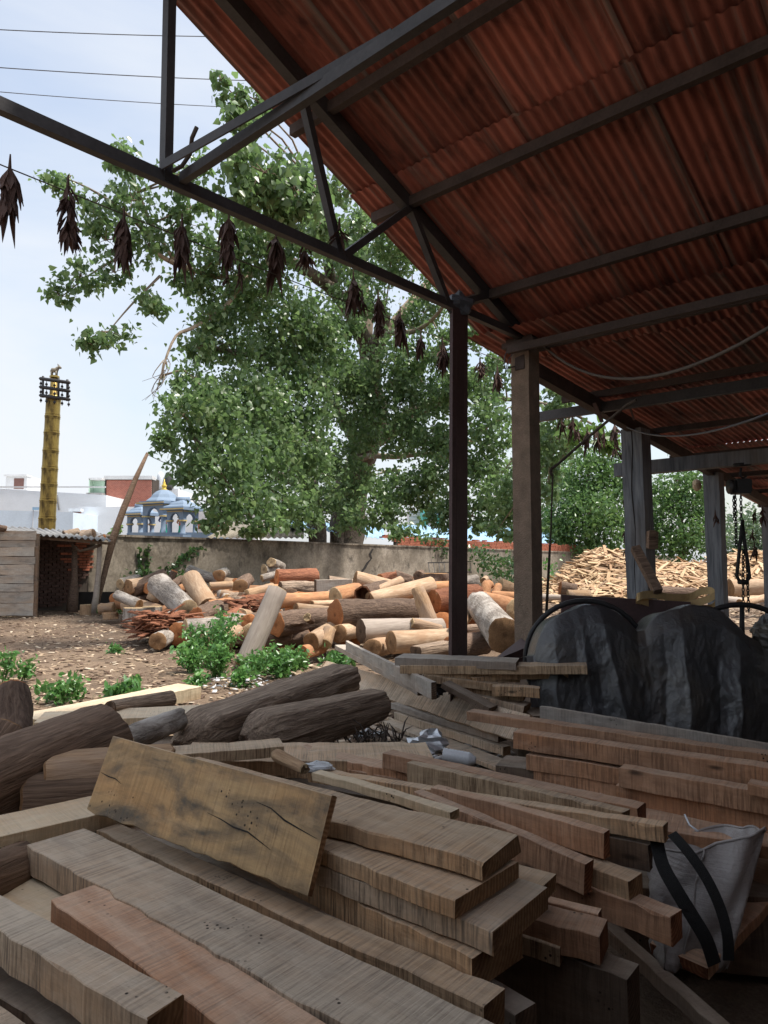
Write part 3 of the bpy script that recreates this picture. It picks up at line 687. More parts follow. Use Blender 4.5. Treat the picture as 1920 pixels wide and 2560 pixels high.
mb = MB(); mb.box((0,0,0),(3.9,2.5,3.0)); o = mb.build('temple_block', M['temple']); o.location = at(322,1400,32.2)+Vector((0,0,-1.75)); tag(o, 'low blue temple block carrying the pavilions behind the wall', 'building')

# ---------------------------------------------------------------- houses beyond
def house(name, px0, px1, ytop, d, depth, m_, label, rot=0, ytop2=None):
    a, b = at(px0, ytop, d), at(px1, ytop if ytop2 is None else ytop2, d)
    e = empty(name, (a.x, d, 0)); tag(e, label, 'building')
    mb = MB(); vs = [(a.x,d,-.5),(b.x,d,-.5),(b.x,d+depth,-.5),(a.x,d+depth,-.5),(a.x,d,a.z),(b.x,d,b.z),(b.x,d+depth,b.z),(a.x,d+depth,a.z)]
    mb.add(vs, [(3,2,1,0),(4,5,6,7),(0,1,5,4),(1,2,6,5),(2,3,7,6),(3,0,4,7)]); bld(mb, 'wall', m_, e)
    return e
def wpart(e, name, x0, y0, x1, y1, d, m_, th=.15, out=.06):
    a, b = at(x0, y1, d), at(x1, y0, d); mb = MB(); mb.box((a.x, d-out, a.z),(b.x, d-out+th, b.z)); return bld(mb, name, m_, e)
e = house('white_house', -160, 266, 1212, 56, 8, M['whitewash'], 'long plain white house behind the brass flagstaff', ytop2=1238)
wpart(e, 'parapet_band', -160, 1216, 264, 1219, 56, M['greywash'])
beam('rain_pipe', at(142,1238,55.9), at(148,1275,55.9), .12, .12, M['asbestos'], e, Vector((0,1,0)))
e = house('stair_head', 15, 68, 1189, 60, 3, M['greywash'], 'small grey rooftop stair head with brown opening, far left')
wpart(e, 'opening', 35, 1196, 60, 1222, 60, M['window_brown'], .1, .05); wpart(e, 'roof_slab', 13, 1187, 70, 1191, 60, M['greywash'], 1, .25)
e = house('blue_wall_house', -120, 183, 1272, 46, 4, M['bluewash'], 'pale blue washed house front just above the hut roof', ytop2=1281)
wpart(e, 'lintel', 82, 1268, 100, 1275, 46, M['blue_sheet']); wpart(e, 'joint', 81, 1274, 84, 1330, 46, M['greywash'], .1, .03)
e = house('low_white_house', 196, 600, 1267, 50, 6, M['whitewash'], 'low white house behind the leaning pole with brown shutter')
wpart(e, 'shutter', 182, 1278, 202, 1312, 49.9, M['window_brown'], .3, .1); wpart(e, 'awning', 176, 1272, 206, 1279, 49.5, M['greywash'], .5, .3)
e = house('brick_house', 264, 382, 1195, 60, 6, M['mortar'], 'unplastered red brick house wall above the white roofs')
def m_bw():
    t = NT('far_brickwork'); b = t.n('ShaderNodeTexBrick'); v = t.vec((1,1,1), (R(90),0,0), rnd=False)
    b.inputs['Scale'].default_value = 2.6; b.inputs['Color1'].default_value = (.40,.13,.085,1); b.inputs['Color2'].default_value = (.30,.09,.06,1)
    b.inputs['Mortar'].default_value = (.42,.36,.31,1); b.inputs['Mortar Size'].default_value = .012; b.inputs['Row Height'].default_value = .25
    t.l(v, b.inputs['Vector']); return t.fin(b.outputs['Color'], .9, b.outputs['Fac'], .3, .01)
M['far_brick'] = m_bw()
wpart(e, 'brick_face', 266, 1201, 380, 1267, 60, M['far_brick'], .2, .08); wpart(e, 'roof_band', 262, 1190, 383, 1199, 60, M['greywash'], 1, .2)
wpart(e, 'bay_back', 232, 1200, 262, 1238, 60, M['green_paint'], .2, .02); wpart(e, 'bay_roof', 230, 1197, 264, 1202, 60, M['greywash'], 1.2, .8); wpart(e, 'bay_side', 231, 1200, 234, 1240, 60, M['green_paint'], 1, .8); wpart(e, 'bay_sill', 225, 1234, 264, 1240, 60, M['asbestos'], 1, .8)
e = house('tank_house', 382, 445, 1222, 62, 5, M['whitewash'], 'white rooftop with water tanks beside the brick house')
for (x, w_, mk) in ((392,9,'tank_white'),(412,10,'tank_black')):
    c = at(x, 1222, 61); r_ = w_*61/FPX; t_ = MB(); t_.lathe([(r_,0),(r_*1.03,.3),(r_,.6),(r_*1.03,.9),(r_,1.2),(r_*.7,1.5),(r_*.3,1.58)], c+Vector((0,1,0)), 14)
    tag(t_.build('water_tank', M[mk], smooth=True), 'white rooftop water tank' if mk=='tank_white' else 'black rooftop water tank', 'tank')
e = house('grey_house', 492, 640, 1277, 48, 5, M['greywash'], 'grey weathered parapet wall between temple and tree')
wpart(e, 'brick_band', 492, 1308, 640, 1322, 48, M['far_brick'])
mb = MB()
for k in range(9): mb.beam(at(440+k*14,1246+k*1.6,52), at(452+k*14,1258+k*1.2,52), .05, .05)
mb.beam(at(438,1245,52), at(570,1259,52), .08, .08); mb.beam(at(438,1256,52), at(570,1266,52), .08, .08)
for k in range(3): mb.beam(at(455+k*40,1256,52), at(455+k*40,1300,52), .08, .08)
tag(mb.build('roof_frame', M['steel_dark']), 'dark steel roof frame behind the temple', 'frame')
e = house('turquoise_house', 1056, 1112, 1262, 62, 6, M['turq'], 'turquoise house glimpsed through the tree beside the steel post')
wpart(e, 'door', 1070, 1290, 1090, 1325, 62, M['greywash']); wpart(e, 'balcony', 1056, 1284, 1112, 1288, 62, M['blue_sheet'], 1, .6)
e = house('striped_house', 1022, 1056, 1272, 66, 6, M['whitewash'], 'white striped house left of the turquoise house')
for k in range(4): wpart(e, 'louvre', 1022, 1276+k*10, 1056, 1280+k*10, 66, M['greywash'], .3, .15)
def tin(name, pts, n, m_, label):
    p = [at(*q_) for q_ in pts]; o = wavy(p[0], p[1], p[2], p[3], n, .03).build(name, m_, smooth=True); return tag(o, label, 'roof')
tin('tin_roof', [(515,1345,25.5),(760,1345,28.5),(760,1308,33),(585,1308,30)], 16, M['rust_sheet'], 'old greenish tin roof low behind the wall left of the tree')
tin('tin_roof', [(700,1312,29),(960,1348,34),(960,1318,40),(720,1300,33)], 18, M['blue_sheet'], 'faded blue tin roof behind the tree trunk')
tin('tin_roof', [(985,1348,44),(1445,1362,56),(1415,1322,64),(985,1312,50)], 26, M['blue_sheet'], 'long pale blue tin roof behind the brick topped wall')
# ---------------------------------------------------------------- foliage
def m_leaf(name, a, b, c, tr=.3):
    t = NT(name)
    g_ = t.n('ShaderNodeNewGeometry').outputs['Random Per Island']; n_ = t.noise(t.vec(rnd=False), .55, 3)
    col = t.mix(t.ramp(n_, [(.35, 0.0), (.65, 1.0)]), t.ramp(g_, [(0.0, a), (.6, b), (1.0, c)]), t.ramp(g_, [(0.0, tuple(x*.7 for x in a)), (1.0, b)]))
    t.fin(col, .33, spec=.6)
    tl = t.n('ShaderNodeBsdfTranslucent'); t.l(t.mix(.5, col, (.20,.34,.10)), tl.inputs[0]); ms = t.n('ShaderNodeMixShader'); ms.inputs[0].default_value = tr
    t.l(t.b.outputs[0], ms.inputs[1]); t.l(tl.outputs[0], ms.inputs[2]); t.l(ms.outputs[0], t.out.inputs['Surface']); return t.mat
M['leaf'] = m_leaf('peepal_leaf', (.095,.170,.078), (.185,.285,.120), (.30,.39,.18), .5)
M['leaf_lime'] = m_leaf('lime_leaf', (.08,.16,.035), (.14,.25,.045), (.24,.32,.05), .4)
M['leaf_dark'] = m_leaf('dark_leaf', (.022,.060,.022), (.045,.110,.034), (.085,.165,.045))
M['leaf_mid'] = m_leaf('mid_green_leaf', (.06,.14,.045), (.12,.23,.07), (.21,.33,.10), .42)
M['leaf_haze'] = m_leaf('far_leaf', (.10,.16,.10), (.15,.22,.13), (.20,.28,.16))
M['weed'] = m_leaf('weed_leaf', (.07,.19,.05), (.12,.30,.075), (.21,.40,.10), .4)
M['trunk'] = m_bark('tree_bark', (.20,.165,.13), (.045,.035,.028), None, 4, 4, .9, .06)
M['limb'] = m_bark('pale_limb_bark', (.40,.33,.25), (.17,.125,.09), None, 2, 2, .5, .02)
M['stem'] = m_plain('green_stem', (.12,.17,.06), .8)
HEART = np.array([(0,.08,0),(-.30,0,.05),(-.45,.30,.09),(0,1.12,-.10),(.45,.30,.09),(.30,0,.05)])
OVAL = np.array([(0,0,0),(-.22,.22,.04),(-.25,.58,.05),(0,1.05,-.08),(.25,.58,.05),(.22,.22,.04)])
QL = np.array([[0,3,2,1],[0,5,4,3]])
def leaves(name, P, size, down, m_, parent, shape=HEART, spread=.8):
    n = len(P); P = np.asarray(P)
    t = rng.normal(size=(n,3))*spread + np.array([0,0,-down]); t /= np.linalg.norm(t,axis=1)[:,None]
    r_ = rng.normal(size=(n,3)); s_ = np.cross(t, r_); s_ /= np.linalg.norm(s_,axis=1)[:,None]; nn = np.cross(s_, t)
    sz = (size*rng.uniform(.55,1.45,n))[:,None,None]
    Vt = P[:,None,:] + sz*(shape[None,:,0:1]*s_[:,None,:] + shape[None,:,1:2]*t[:,None,:] + shape[None,:,2:3]*nn[:,None,:])
    Q = (np.arange(n)*6)[:,None,None] + QL[None]
    o = fast_mesh(name, Vt.reshape(-1,3), Q.reshape(-1,4), m_)
    if parent: par(o, parent)
    return o
def clump_pts(c, rx, ry, rz, n, sub=14, sig=.30):
    k = max(3, sub); a = rng.normal(size=(k,3)); a /= np.linalg.norm(a,axis=1)[:,None]; a *= rng.uniform(.35,1.0,(k,1))**.6
    cen = a; per = max(4, n//k); pts = []
    for q_ in cen: pts.append(q_ + rng.normal(size=(per,3))*sig*rng.uniform(.6,1.2))
    p = np.concatenate(pts)*np.array([rx,ry,rz]); return p + np.array(c), cen*np.array([rx,ry,rz]) + np.array(c)
def limb(mb, pts, r0, r1, n=8, jit=.08):
    P = [at(*p) for p in pts]
    # smooth subdivision
    out = []
    for i in range(len(P)-1):
        p0 = P[max(i-1,0)]; p1 = P[i]; p2 = P[i+1]; p3 = P[min(i+2,len(P)-1)]
        for t_ in (0,.33,.66): out.append(.5*((2*p1)+(-p0+p2)*t_+(2*p0-5*p1+4*p2-p3)*t_*t_+(-p0+3*p1-3*p2+p3)*t_**3))
    out.append(P[-1]); k = len(out)
    mb.tube(out, [r0+(r1-r0)*(i/(k-1)) for i in range(k)], n, jit=jit); return out
big = empty('peepal_tree', at(870,1400,32.6) - Vector((0,0,1.5))); tag(big, 'huge spreading peepal tree with hanging heart shaped leaves behind the wall', 'tree')
NODES = []
def limb1(pts, r0, r1, n=8, jit=.08):
    mb = MB(); o = limb(mb, pts, r0, r1, n, jit); bld(mb, 'trunk' if r0 > .7 else 'limb', M['trunk'], big, True); return o
def limb2(pts, r0, r1, n=8, jit=.08):
    mb = MB(); o = limb(mb, pts, r0, r1, n, jit); bld(mb, 'limb', M['limb'], big, True); return o
NODES += limb1([(868,1440,32.8),(868,1340,32.6),(880,1230,32.2),(905,1140,31),(935,1060,29.8),(928,960,28.6),(925,880,27.8)], .78, .40, 14, .14)
NODES += limb1([(848,1440,32.2),(845,1340,32),(850,1250,31.6),(862,1180,31)], .42, .3, 9, .2)
NODES += limb1([(795,1440,31),(793,1340,31),(785,1260,30.5),(778,1205,30)], .42, .30, 10, .16)
NODES += limb1([(785,1230,30.5),(730,1200,29.5),(690,1190,28.5)], .26, .2, 9, .1)
NODES += limb1([(928,930,28),(910,850,26.5),(872,775,25),(832,725,23.6),(770,680,22.3),(705,640,21),(640,600,20)], .34, .12, 10)
NODES += limb1([(838,730,23.8),(822,670,23),(815,600,22),(800,520,20),(770,440,17)], .2, .08, 8)
NODES += limb1([(935,900,27.8),(950,840,27.2),(962,780,26.8)], .34, .24, 10)
NODES += limb2([(915,850,27.5),(918,780,27.8),(905,690,28),(902,600,28),(915,500,27)], .26, .15, 9, .04)
NODES += limb2([(955,850,27.4),(1000,790,27.8),(1045,735,28.4),(1085,690,29)], .24, .14, 9, .04)
NODES += limb2([(960,830,27),(1030,830,26),(1080,800,25),(1120,750,24)], .12, .05, 7, .04)
NODES += limb1([(975,965,28.4),(1010,945,27.6),(1038,935,27)], .22, .20, 9, .08)
NODES += limb2([(1035,940,27.2),(1065,900,27),(1110,860,26.6),(1165,850,26),(1240,870,25.6)], .14, .07, 8, .04)
NODES += limb1([(935,1100,30.2),(985,1070,30),(1040,1030,29.6),(1120,990,29),(1200,940,28),(1260,900,27.4)], .42, .14, 10)
NODES += limb2([(880,1160,31),(920,1140,30),(985,1142,29),(1060,1135,28),(1130,1140,27),(1200,1080,26),(1260,1040,25)], .15, .05, 8, .05)
NODES += limb2([(960,1180,29),(1000,1175,28)], .08, .05, 7)
NODES += limb2([(690,640,21),(620,690,20.4),(540,690,19.6),(440,660,18.4),(370,620,17.6)], .13, .05, 8, .05)
NODES += limb2([(440,660,18.6),(380,560,17.8),(345,480,17.4),(320,410,17.2)], .06, .02, 6)
NODES += limb2([(380,600,17.8),(300,520,17.2),(220,470,17),(150,440,17)], .05, .015, 6)
NODES += limb2([(620,690,20),(560,770,19.4),(480,820,18.6),(440,840,18.3),(412,905,18),(405,950,18)], .07, .02, 6)
NODES += limb2([(400,690,18),(330,760,17.5),(270,830,17.2)], .035, .012, 6)
NODES += limb2([(300,640,17.4),(220,690,17.2),(150,745,17)], .035, .012, 6)
NODES += limb1([(880,1230,32),(800,1110,29),(700,1060,25),(600,1060,21),(480,1080,18)], .22, .05, 8)
NODES += limb1([(905,1140,31),(800,960,27),(700,900,23),(580,880,20.5),(500,860,19)], .22, .05, 8)
NODES += limb2([(1220,1000,26),(1300,1000,24),(1400,1020,22),(1480,1060,19)], .09, .03, 7)
twigs = MB()
for k in range(9):                                      # bare drooping twig below the left limb
    x0, y0 = 412+random.uniform(-6,6), 895+random.uniform(0,40)
    limb(twigs, [(x0,y0,18),(x0+random.uniform(-35,12),y0+random.uniform(25,55),18+random.uniform(-.3,.3)),(x0+random.uniform(-70,15),y0+random.uniform(45,110),18)], .014, .004, 4)
CL = [(320,395,55,45,17),(160,470,60,32,17),(230,520,70,46,17),(330,500,68,66,17.3),(430,450,52,46,17.6),(265,600,52,42,17.2),(370,620,58,56,17.8),(470,560,50,46,18.2),
 (200,690,66,40,17),(150,740,42,28,17),(285,680,45,38,17.3),(365,745,42,46,17.6),(265,830,62,38,17.2),(238,862,32,32,17.2),(400,760,30,30,17.8),
 (480,700,50,36,18.8),(525,790,46,38,19),(480,520,50,40,18),(505,420,30,40,17),
 (600,330,66,60,12.4),(660,430,84,76,12),(610,480,74,66,12.6),(735,470,82,74,12.6),(585,255,36,36,13),(552,200,26,22,13),(800,560,56,52,14),(700,560,60,50,13),(640,250,40,40,13),
 (540,640,74,56,19),(650,640,86,66,19.6),(750,610,74,56,19.4),(560,740,86,64,20),(680,760,104,74,21),(790,800,74,60,22),(620,560,70,50,19),
 (560,860,84,62,20),(680,880,104,74,22),(790,900,84,76,23),(500,870,40,34,19),
 (490,950,66,50,18.4),(460,1040,70,52,17.6),(400,1095,40,34,17.2),(520,1050,94,74,18.4),(620,1000,104,84,20),(720,1000,104,84,22),(540,1150,104,74,18.4),(650,1130,104,84,20),(750,1110,84,84,22),
 (590,1240,92,58,18.4),(700,1250,92,56,20),(640,1310,76,26,18.4),(490,1185,50,50,17.6),(560,1300,60,28,18),(780,1180,66,60,24),(760,1300,50,34,24),
 (850,930,60,60,25),(880,1010,60,60,26),(985,900,80,66,26),(1060,960,66,60,26),(1000,1020,70,60,26),(900,1090,60,50,27.4),(1000,1090,70,46,26),(900,1190,50,44,28),(990,1220,80,50,24.6),(940,1280,64,40,24),
 (1060,1220,52,54,25),(1070,1090,56,50,25),(1200,960,66,54,24),(1230,1060,66,66,23),(1200,1160,64,64,23),(1250,1240,60,66,22),(1180,1290,50,36,22.6),(1270,900,50,40,24),
 (880,660,66,50,24),(960,660,70,56,26),(1060,780,66,46,27),(1100,680,46,40,27),(980,600,70,50,25),(1180,830,56,46,25),(1010,1335,46,24,22),(840,620,60,50,22),(930,760,50,40,25),(860,820,50,46,24),(1110,870,50,40,25),
 (1390,990,46,60,20),(1400,1100,46,66,20),(1370,1200,30,60,20),(1300,1300,50,40,22),(1240,1330,46,22,21),(1110,1290,46,34,23),
 (870,1240,50,46,28),(830,1150,60,46,27),(900,960,50,46,26),(1100,1000,46,46,25),(1130,1100,46,46,24.5),(1150,950,46,36,24),(900,560,50,36,22),(960,520,56,36,24),(1040,620,46,36,26),(760,540,56,46,16),(870,730,46,36,23),(1090,1180,46,46,24),(1140,1250,40,46,23),(1350,1080,40,56,21),(1330,1180,40,56,21),(850,480,46,46,16),(800,1250,50,40,26),(880,1310,40,30,27)]
P_all = []
for (cx, cy, rx, ry, d_) in CL:
    c = at(cx, cy, d_); k = d_/FPX; ls = .135*FPX/d_; n_ = int(math.pi*rx*ry/(ls*ls*.5)*(4.6 if d_ > 18 or cy > 900 else 5.2 if d_ < 15 else 3.2))
    p, cen = clump_pts(c, rx*k, (rx+ry)*.5*k, ry*k, n_, max(6, n_//30), .28); P_all.append(p)
    nn = min(NODES, key=lambda q_: (q_-c).length)
    if .2 < (nn-c).length < 5.5: twigs.tube([nn, nn.lerp(c,.5)+Vector((random.uniform(-.15,.15),0,random.uniform(0,.25))), c], [.035,.022,.012], 5)
    for q_ in cen[:7]: twigs.tube([c, c.lerp(Vector(q_),.55)+Vector((0,0,.06)), Vector(q_)], [.014,.008,.003], 4, cap=False)
leaves('crown', np.concatenate(P_all), .128, .9, M['leaf'], big)
bld(twigs, 'twig', M['limb'], big, True)['kind'] = 'stuff'
limebits = []
for (cx,cy,rx,ry,d_) in ((1515,1095,30,26,15),(1480,1060,40,30,15),(1440,1090,30,26,15.4),(1530,1120,24,18,15)):
    c = at(cx,cy,d_); k = d_/FPX; p, _ = clump_pts(c, rx*k, rx*k, ry*k, 60, 8, .35); limebits.append(p)
leaves('young_leaf', np.concatenate(limebits), .15, .9, M['leaf_lime'], big)['kind'] = 'stuff'

def tree(name, label, base, trunk_r, clumps, m_, ls, dens, down=.3, shape=OVAL, group=None):
    bx_, by_, d_ = base; e = empty(name, Vector((at(bx_,by_,d_).x, d_, 0))); tag(e, label, 'tree', group)
    mb = MB(); top = at(bx_, min(c_[1] for c_ in clumps)+20, d_); b0 = Vector((at(bx_,by_,d_).x, d_, -.2)); P = []
    mb.tube([b0, b0.lerp(top,.4)+Vector((.2,0,0)), b0.lerp(top,.75), top], [trunk_r, trunk_r*.75, trunk_r*.45, .05], 8, jit=.06)
    for c_ in clumps:
        cx,cy,rx,ry = c_[:4]; dd = d_ + (c_[4] if len(c_) > 4 else 0)
        c = at(cx,cy,dd); k = dd/FPX; lp_ = ls*FPX/dd; n_ = int(math.pi*rx*ry/(lp_*lp_*.4)*dens)
        p, cen = clump_pts(c, rx*k, (rx+ry)*.5*k, ry*k, n_, max(6,n_//24), .28); P.append(p)
        a = b0.lerp(top, min(.95,max(.2,(c.z-.5)/max(1,top.z)))); mb.tube([a, a.lerp(c,.5)+Vector((0,0,.1)), c], [.09,.06,.02], 5)
        for q_ in cen[:5]: mb.tube([c, Vector(q_)], [.02,.008], 4, cap=False)
    leaves('crown', np.concatenate(P), ls, down, m_, e, shape); bld(mb, 'trunk', M['bark_brown'], e, True)
tree('broadleaf_tree', 'dense dark green tree between the concrete post and first timber post', (1470,1400,48), .3,
     [(1470,1190,70,60),(1420,1240,60,60),(1520,1250,60,70),(1440,1320,70,60,-1),(1530,1340,60,50,-1),(1480,1280,70,60,-2),(1560,1200,40,60),(1500,1140,50,40),(1390,1330,40,46,-1),(1460,1380,70,30,-1)], M['leaf_mid'], .24, 4.4, group='trees beyond the wall')
tree('broadleaf_tree', 'mid green tree between the two timber posts', (1700,1400,52), .3,
     [(1690,1200,60,50),(1650,1260,50,50),(1740,1240,50,56),(1700,1320,70,54,-1),(1650,1360,46,40,-1),(1760,1330,44,50,-1),(1720,1380,60,26,-1),(1620,1330,40,60),(1700,1250,60,50)], M['leaf_mid'], .26, 3.4, group='trees beyond the wall')
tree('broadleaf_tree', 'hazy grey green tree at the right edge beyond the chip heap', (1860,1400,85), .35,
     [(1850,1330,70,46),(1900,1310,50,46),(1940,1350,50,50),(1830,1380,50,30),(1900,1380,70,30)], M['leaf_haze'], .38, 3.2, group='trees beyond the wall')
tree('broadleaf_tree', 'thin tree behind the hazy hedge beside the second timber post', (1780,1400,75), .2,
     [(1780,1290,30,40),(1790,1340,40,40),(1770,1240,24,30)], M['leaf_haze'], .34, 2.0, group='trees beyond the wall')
tree('broadleaf_tree', 'yellowish green tree glimpsed behind the concrete post', (1300,1400,60), .25,
     [(1290,1200,60,50),(1350,1150,50,50),(1240,1270,50,40),(1330,1260,50,50),(1400,1200,40,60),(1360,1310,40,30)], M['leaf_mid'], .26, 3.0, group='trees beyond the wall')
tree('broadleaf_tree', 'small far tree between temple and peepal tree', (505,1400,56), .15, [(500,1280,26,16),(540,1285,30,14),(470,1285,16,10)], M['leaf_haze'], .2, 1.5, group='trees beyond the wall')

# ---------------------------------------------------------------- weeds: each plant is leaves on stems
def weed(px, py, d_, hpx, wpx, n, label, m_='weed', ls=.066, z0=None):
    b = at(px, py, d_); b.z = 0 if z0 is None else z0; e = empty('weed_plant', b); tag(e, label, 'plant', 'weeds in the yard')
    k = d_/FPX; h = hpx*k; w_ = wpx*k; mb = MB(); P = []
    for s_ in range(max(3, n//28)):
        tip = b + Vector((random.gauss(0,.45)*w_, random.gauss(0,.45)*w_, h*random.uniform(.55,1)))
        mid = b.lerp(tip,.5) + Vector((0,0,h*.1)); mb.tube([b+Vector((random.uniform(-.3,.3)*w_,random.uniform(-.3,.3)*w_,-.02)), mid, tip], [.008,.006,.003], 4, cap=False)
        for q_ in range(52):
            f = random.uniform(.12,1.05); p = b.lerp(mid, f*2) if f < .5 else mid.lerp(tip, f*2-1)
            P.append(p + Vector((random.gauss(0,.055), random.gauss(0,.055), random.gauss(0,.035))))
    leaves('leaf', np.array([tuple(x) for x in P]), ls, .15, M[m_], e, OVAL, 1.0)['kind'] = 'stuff'; bld(mb, 'stem', M['stem'], e)
for a in [(510,1655,10.2,120,70,320,'tall leafy weed left of the leaning grey log'),(560,1640,10.6,130,60,300,'tall weed growing behind the leaning grey log base'),(545,1690,9.3,85,70,320,'low leafy weed in front of the leaning grey log'),
          (640,1680,9.5,70,70,300,'weed spreading right of the leaning log base'),(700,1690,9.2,66,60,260,'leafy weed below the pale log ends'),(740,1660,9.8,60,50,200,'weed tuft under the small round log'),(850,1680,8.8,80,46,240,'dark weed behind the grey channel planks'),
          (600,1720,8.6,40,60,180,'short weed at the edge of the white litter'),(480,1680,9.7,60,50,200,'weed at the left edge of the green patch')]: weed(*a)
for a in [(15,1700,8.9,90,34,150,'yellowish weed at the left edge of the yard'),(60,1690,9.1,60,24,80,'small weed beside the left edge weed'),(150,1760,7.6,60,60,150,'leafy weed in front of the pale planks on the left'),(185,1735,7.8,70,30,100,'upright weed behind the pale planks'),
          (325,1725,8.0,50,26,90,'small upright weed above the pale planks'),(292,1730,8.0,26,26,60,'low weed left of the small upright weed'),(495,1702,8.6,36,22,60,'weed seedling near the pale plank end'),(290,1612,11.8,14,20,30,'tiny weed in the open yard'),(255,1528,20,22,30,40,'weed at the foot of the hut post'),(300,1490,20,50,30,70,'weed growing out of the left log heap'),
          (1210,1640,7.8,70,30,44,'young plant with rounded leaves beside the steel post'),(655,1745,6.8,26,22,40,'weed sprouting behind the big weathered log')]: weed(a[0],a[1],a[2],a[3]*.75,a[4]*.7,int(a[5]*.55),a[6])
weed(268,1345,23.2,60,36,130,'pale shrub growing on top of the wall by the leaning pole', 'leaf_lime', .12, 2.0)
# creepers on the wall
def creeper(label, pts, n, sp, m_='leaf_dark', ls=.11, off=.05):
    P = []; 
    for _ in range(n):
        i = random.randrange(len(pts)-1); f = random.random(); x = pts[i][0]+(pts[i+1][0]-pts[i][0])*f+random.gauss(0,sp); y = pts[i][1]+(pts[i+1][1]-pts[i][1])*f+random.gauss(0,sp*.6)
        p = atv(x, y, VW-off-abs(random.gauss(0,off))); P.append(tuple(p))
    e = empty('wall_creeper', Vector(P[0]).xy.to_3d()); tag(e, label, 'creeper', 'creepers on the wall')
    mb = MB(); mb.tube([atv(x,y,VW-.03) for x,y in pts], .012, 4); bld(mb, 'vine', M['stem'], e)
    leaves('leaf', np.array(P), ls, .5, M[m_], e, HEART, .6)['kind'] = 'stuff'
creeper('creeper strands hanging on the wall above the grey bark log', [(505,1365),(480,1380),(450,1395),(435,1415),(425,1435),(440,1450)], 160, 9)
creeper('thin creeper strand down the wall above the stump slab', [(352,1370),(350,1390),(353,1410),(350,1425)], 40, 4)
creeper('second thin creeper strand beside the stained plaster', [(372,1360),(369,1385),(372,1405),(368,1430)], 46, 4)
creeper('low creeper bush at the foot of the wall behind the logs', [(330,1440),(370,1435),(400,1445),(440,1440),(470,1435)], 260, 12, off=.2)
creeper('thick green creeper mound over the wall right of the steel post', [(1195,1370),(1210,1400),(1230,1420),(1260,1440),(1285,1470),(1300,1430),(1260,1400),(1290,1400)], 900, 17, off=.5, ls=.15)
creeper('dry brown creeper hanging over the wall left of the steel post', [(1090,1330),(1100,1350),(1110,1365),(1105,1390)], 130, 14, 'leaf_dark', .12)
creeper('pale green creeper beyond the concrete post', [(1370,1400),(1385,1430),(1375,1460),(1390,1480)], 140, 9, 'weed', .16, .4)
# ---------------------------------------------------------------- sawn planks and beams
def plank_mesh(L_, w_, t_, wob=.003, wane=0.0, nseg=None, skew=(0,0)):
    n = nseg or max(6, min(30, int(L_/.05))); ch = min(.0022, t_*.2, w_*.2); mb = MB(); vs = []; fs = []; m_ = []
    ph = random.uniform(0,6); bow = random.uniform(-.006,.006)
    prof = [(0,-ch),(ch,0),(w_-ch,0),(w_,-ch),(w_,-t_+ch),(w_-ch,-t_),(ch,-t_),(0,-t_+ch)]
    for k in range(n+1):
        f = k/n; jy = random.gauss(0,wob); jz = random.gauss(0,wob*.6); wn = wane*(.5+.5*math.sin(ph+f*7))*random.uniform(.6,1.2)
        cf = random.uniform(.002,.006) if random.random() < .05 else 0; cb_ = random.uniform(.002,.007) if random.random() < .05 else 0
        for i, (y, z) in enumerate(prof):
            yy, zz = y, z
            if i in (0,1): zz -= min(cf, t_*.3)*(1.6 if i == 0 else .4); yy += cf*.5*(i == 1)
            if i in (2,3): zz -= min(cb_, t_*.3)*(1.6 if i == 3 else .4); yy -= cb_*.5*(i == 2)
            if i in (0,1,7,6): yy += jy*.6
            if i in (2,3): yy -= wn
            if i in (4,5): yy -= wn*.2
            zz += jz*.3 + bow*math.sin(math.pi*f)
            sx = 0
            if k == 0: sx = skew[0]*y/w_
            if k == n: sx = skew[1]*y/w_
            vs.append((f*L_ + sx + (random.gauss(0,wob*.5) if k in (0,n) else 0), yy, zz))
    for k in range(n):
        for i in range(8): fs.append((k*8+i, k*8+(i+1)%8, (k+1)*8+(i+1)%8, (k+1)*8+i)); m_.append(0)
    fs += [tuple(range(7,-1,-1)), tuple(n*8+i for i in range(8))]; m_ += [1,1]
    mb.v, mb.f, mb.m = vs, [tuple(reversed(f)) for f in fs], m_; return mb
ENDM = {'plank_tan':'end_tan','plank_grey':'end_tan','plank_red':'end_red','plank_pale':'end_pale','plank_dark':'end_dark','plank_weather':'end_dark','slab':'end_tan','hut_board':'end_dark'}
def place_plank(A, B, Wv, w_, t_, mk, label, cat='plank', e0=0, e1=0, wane=0, wob=.003, name='sawn_plank', skew=(0,0)):
    x = (B-A).normalized(); A = A - x*e0; B = B + x*e1; L_ = (B-A).length
    y = (Wv - x*Wv.dot(x)).normalized(); z = x.cross(y)
    flip = z.z < 0
    if flip: z = -z
    mb = plank_mesh(L_, w_, t_, wob, wane, skew=skew)
    if flip: mb.f = [tuple(reversed(f)) for f in mb.f]
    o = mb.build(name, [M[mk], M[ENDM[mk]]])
    if flip:   # keep a right handed frame: mirror the cross axis in the mesh
        for v_ in o.data.vertices: v_.co.y = -v_.co.y
        y = -y
    o.matrix_basis = Matrix(((x.x,y.x,z.x,A.x),(x.y,y.y,z.y,A.y),(x.z,y.z,z.z,A.z),(0,0,0,1)))
    tag(o, label, cat, 'sawn timber in the yard'); return o
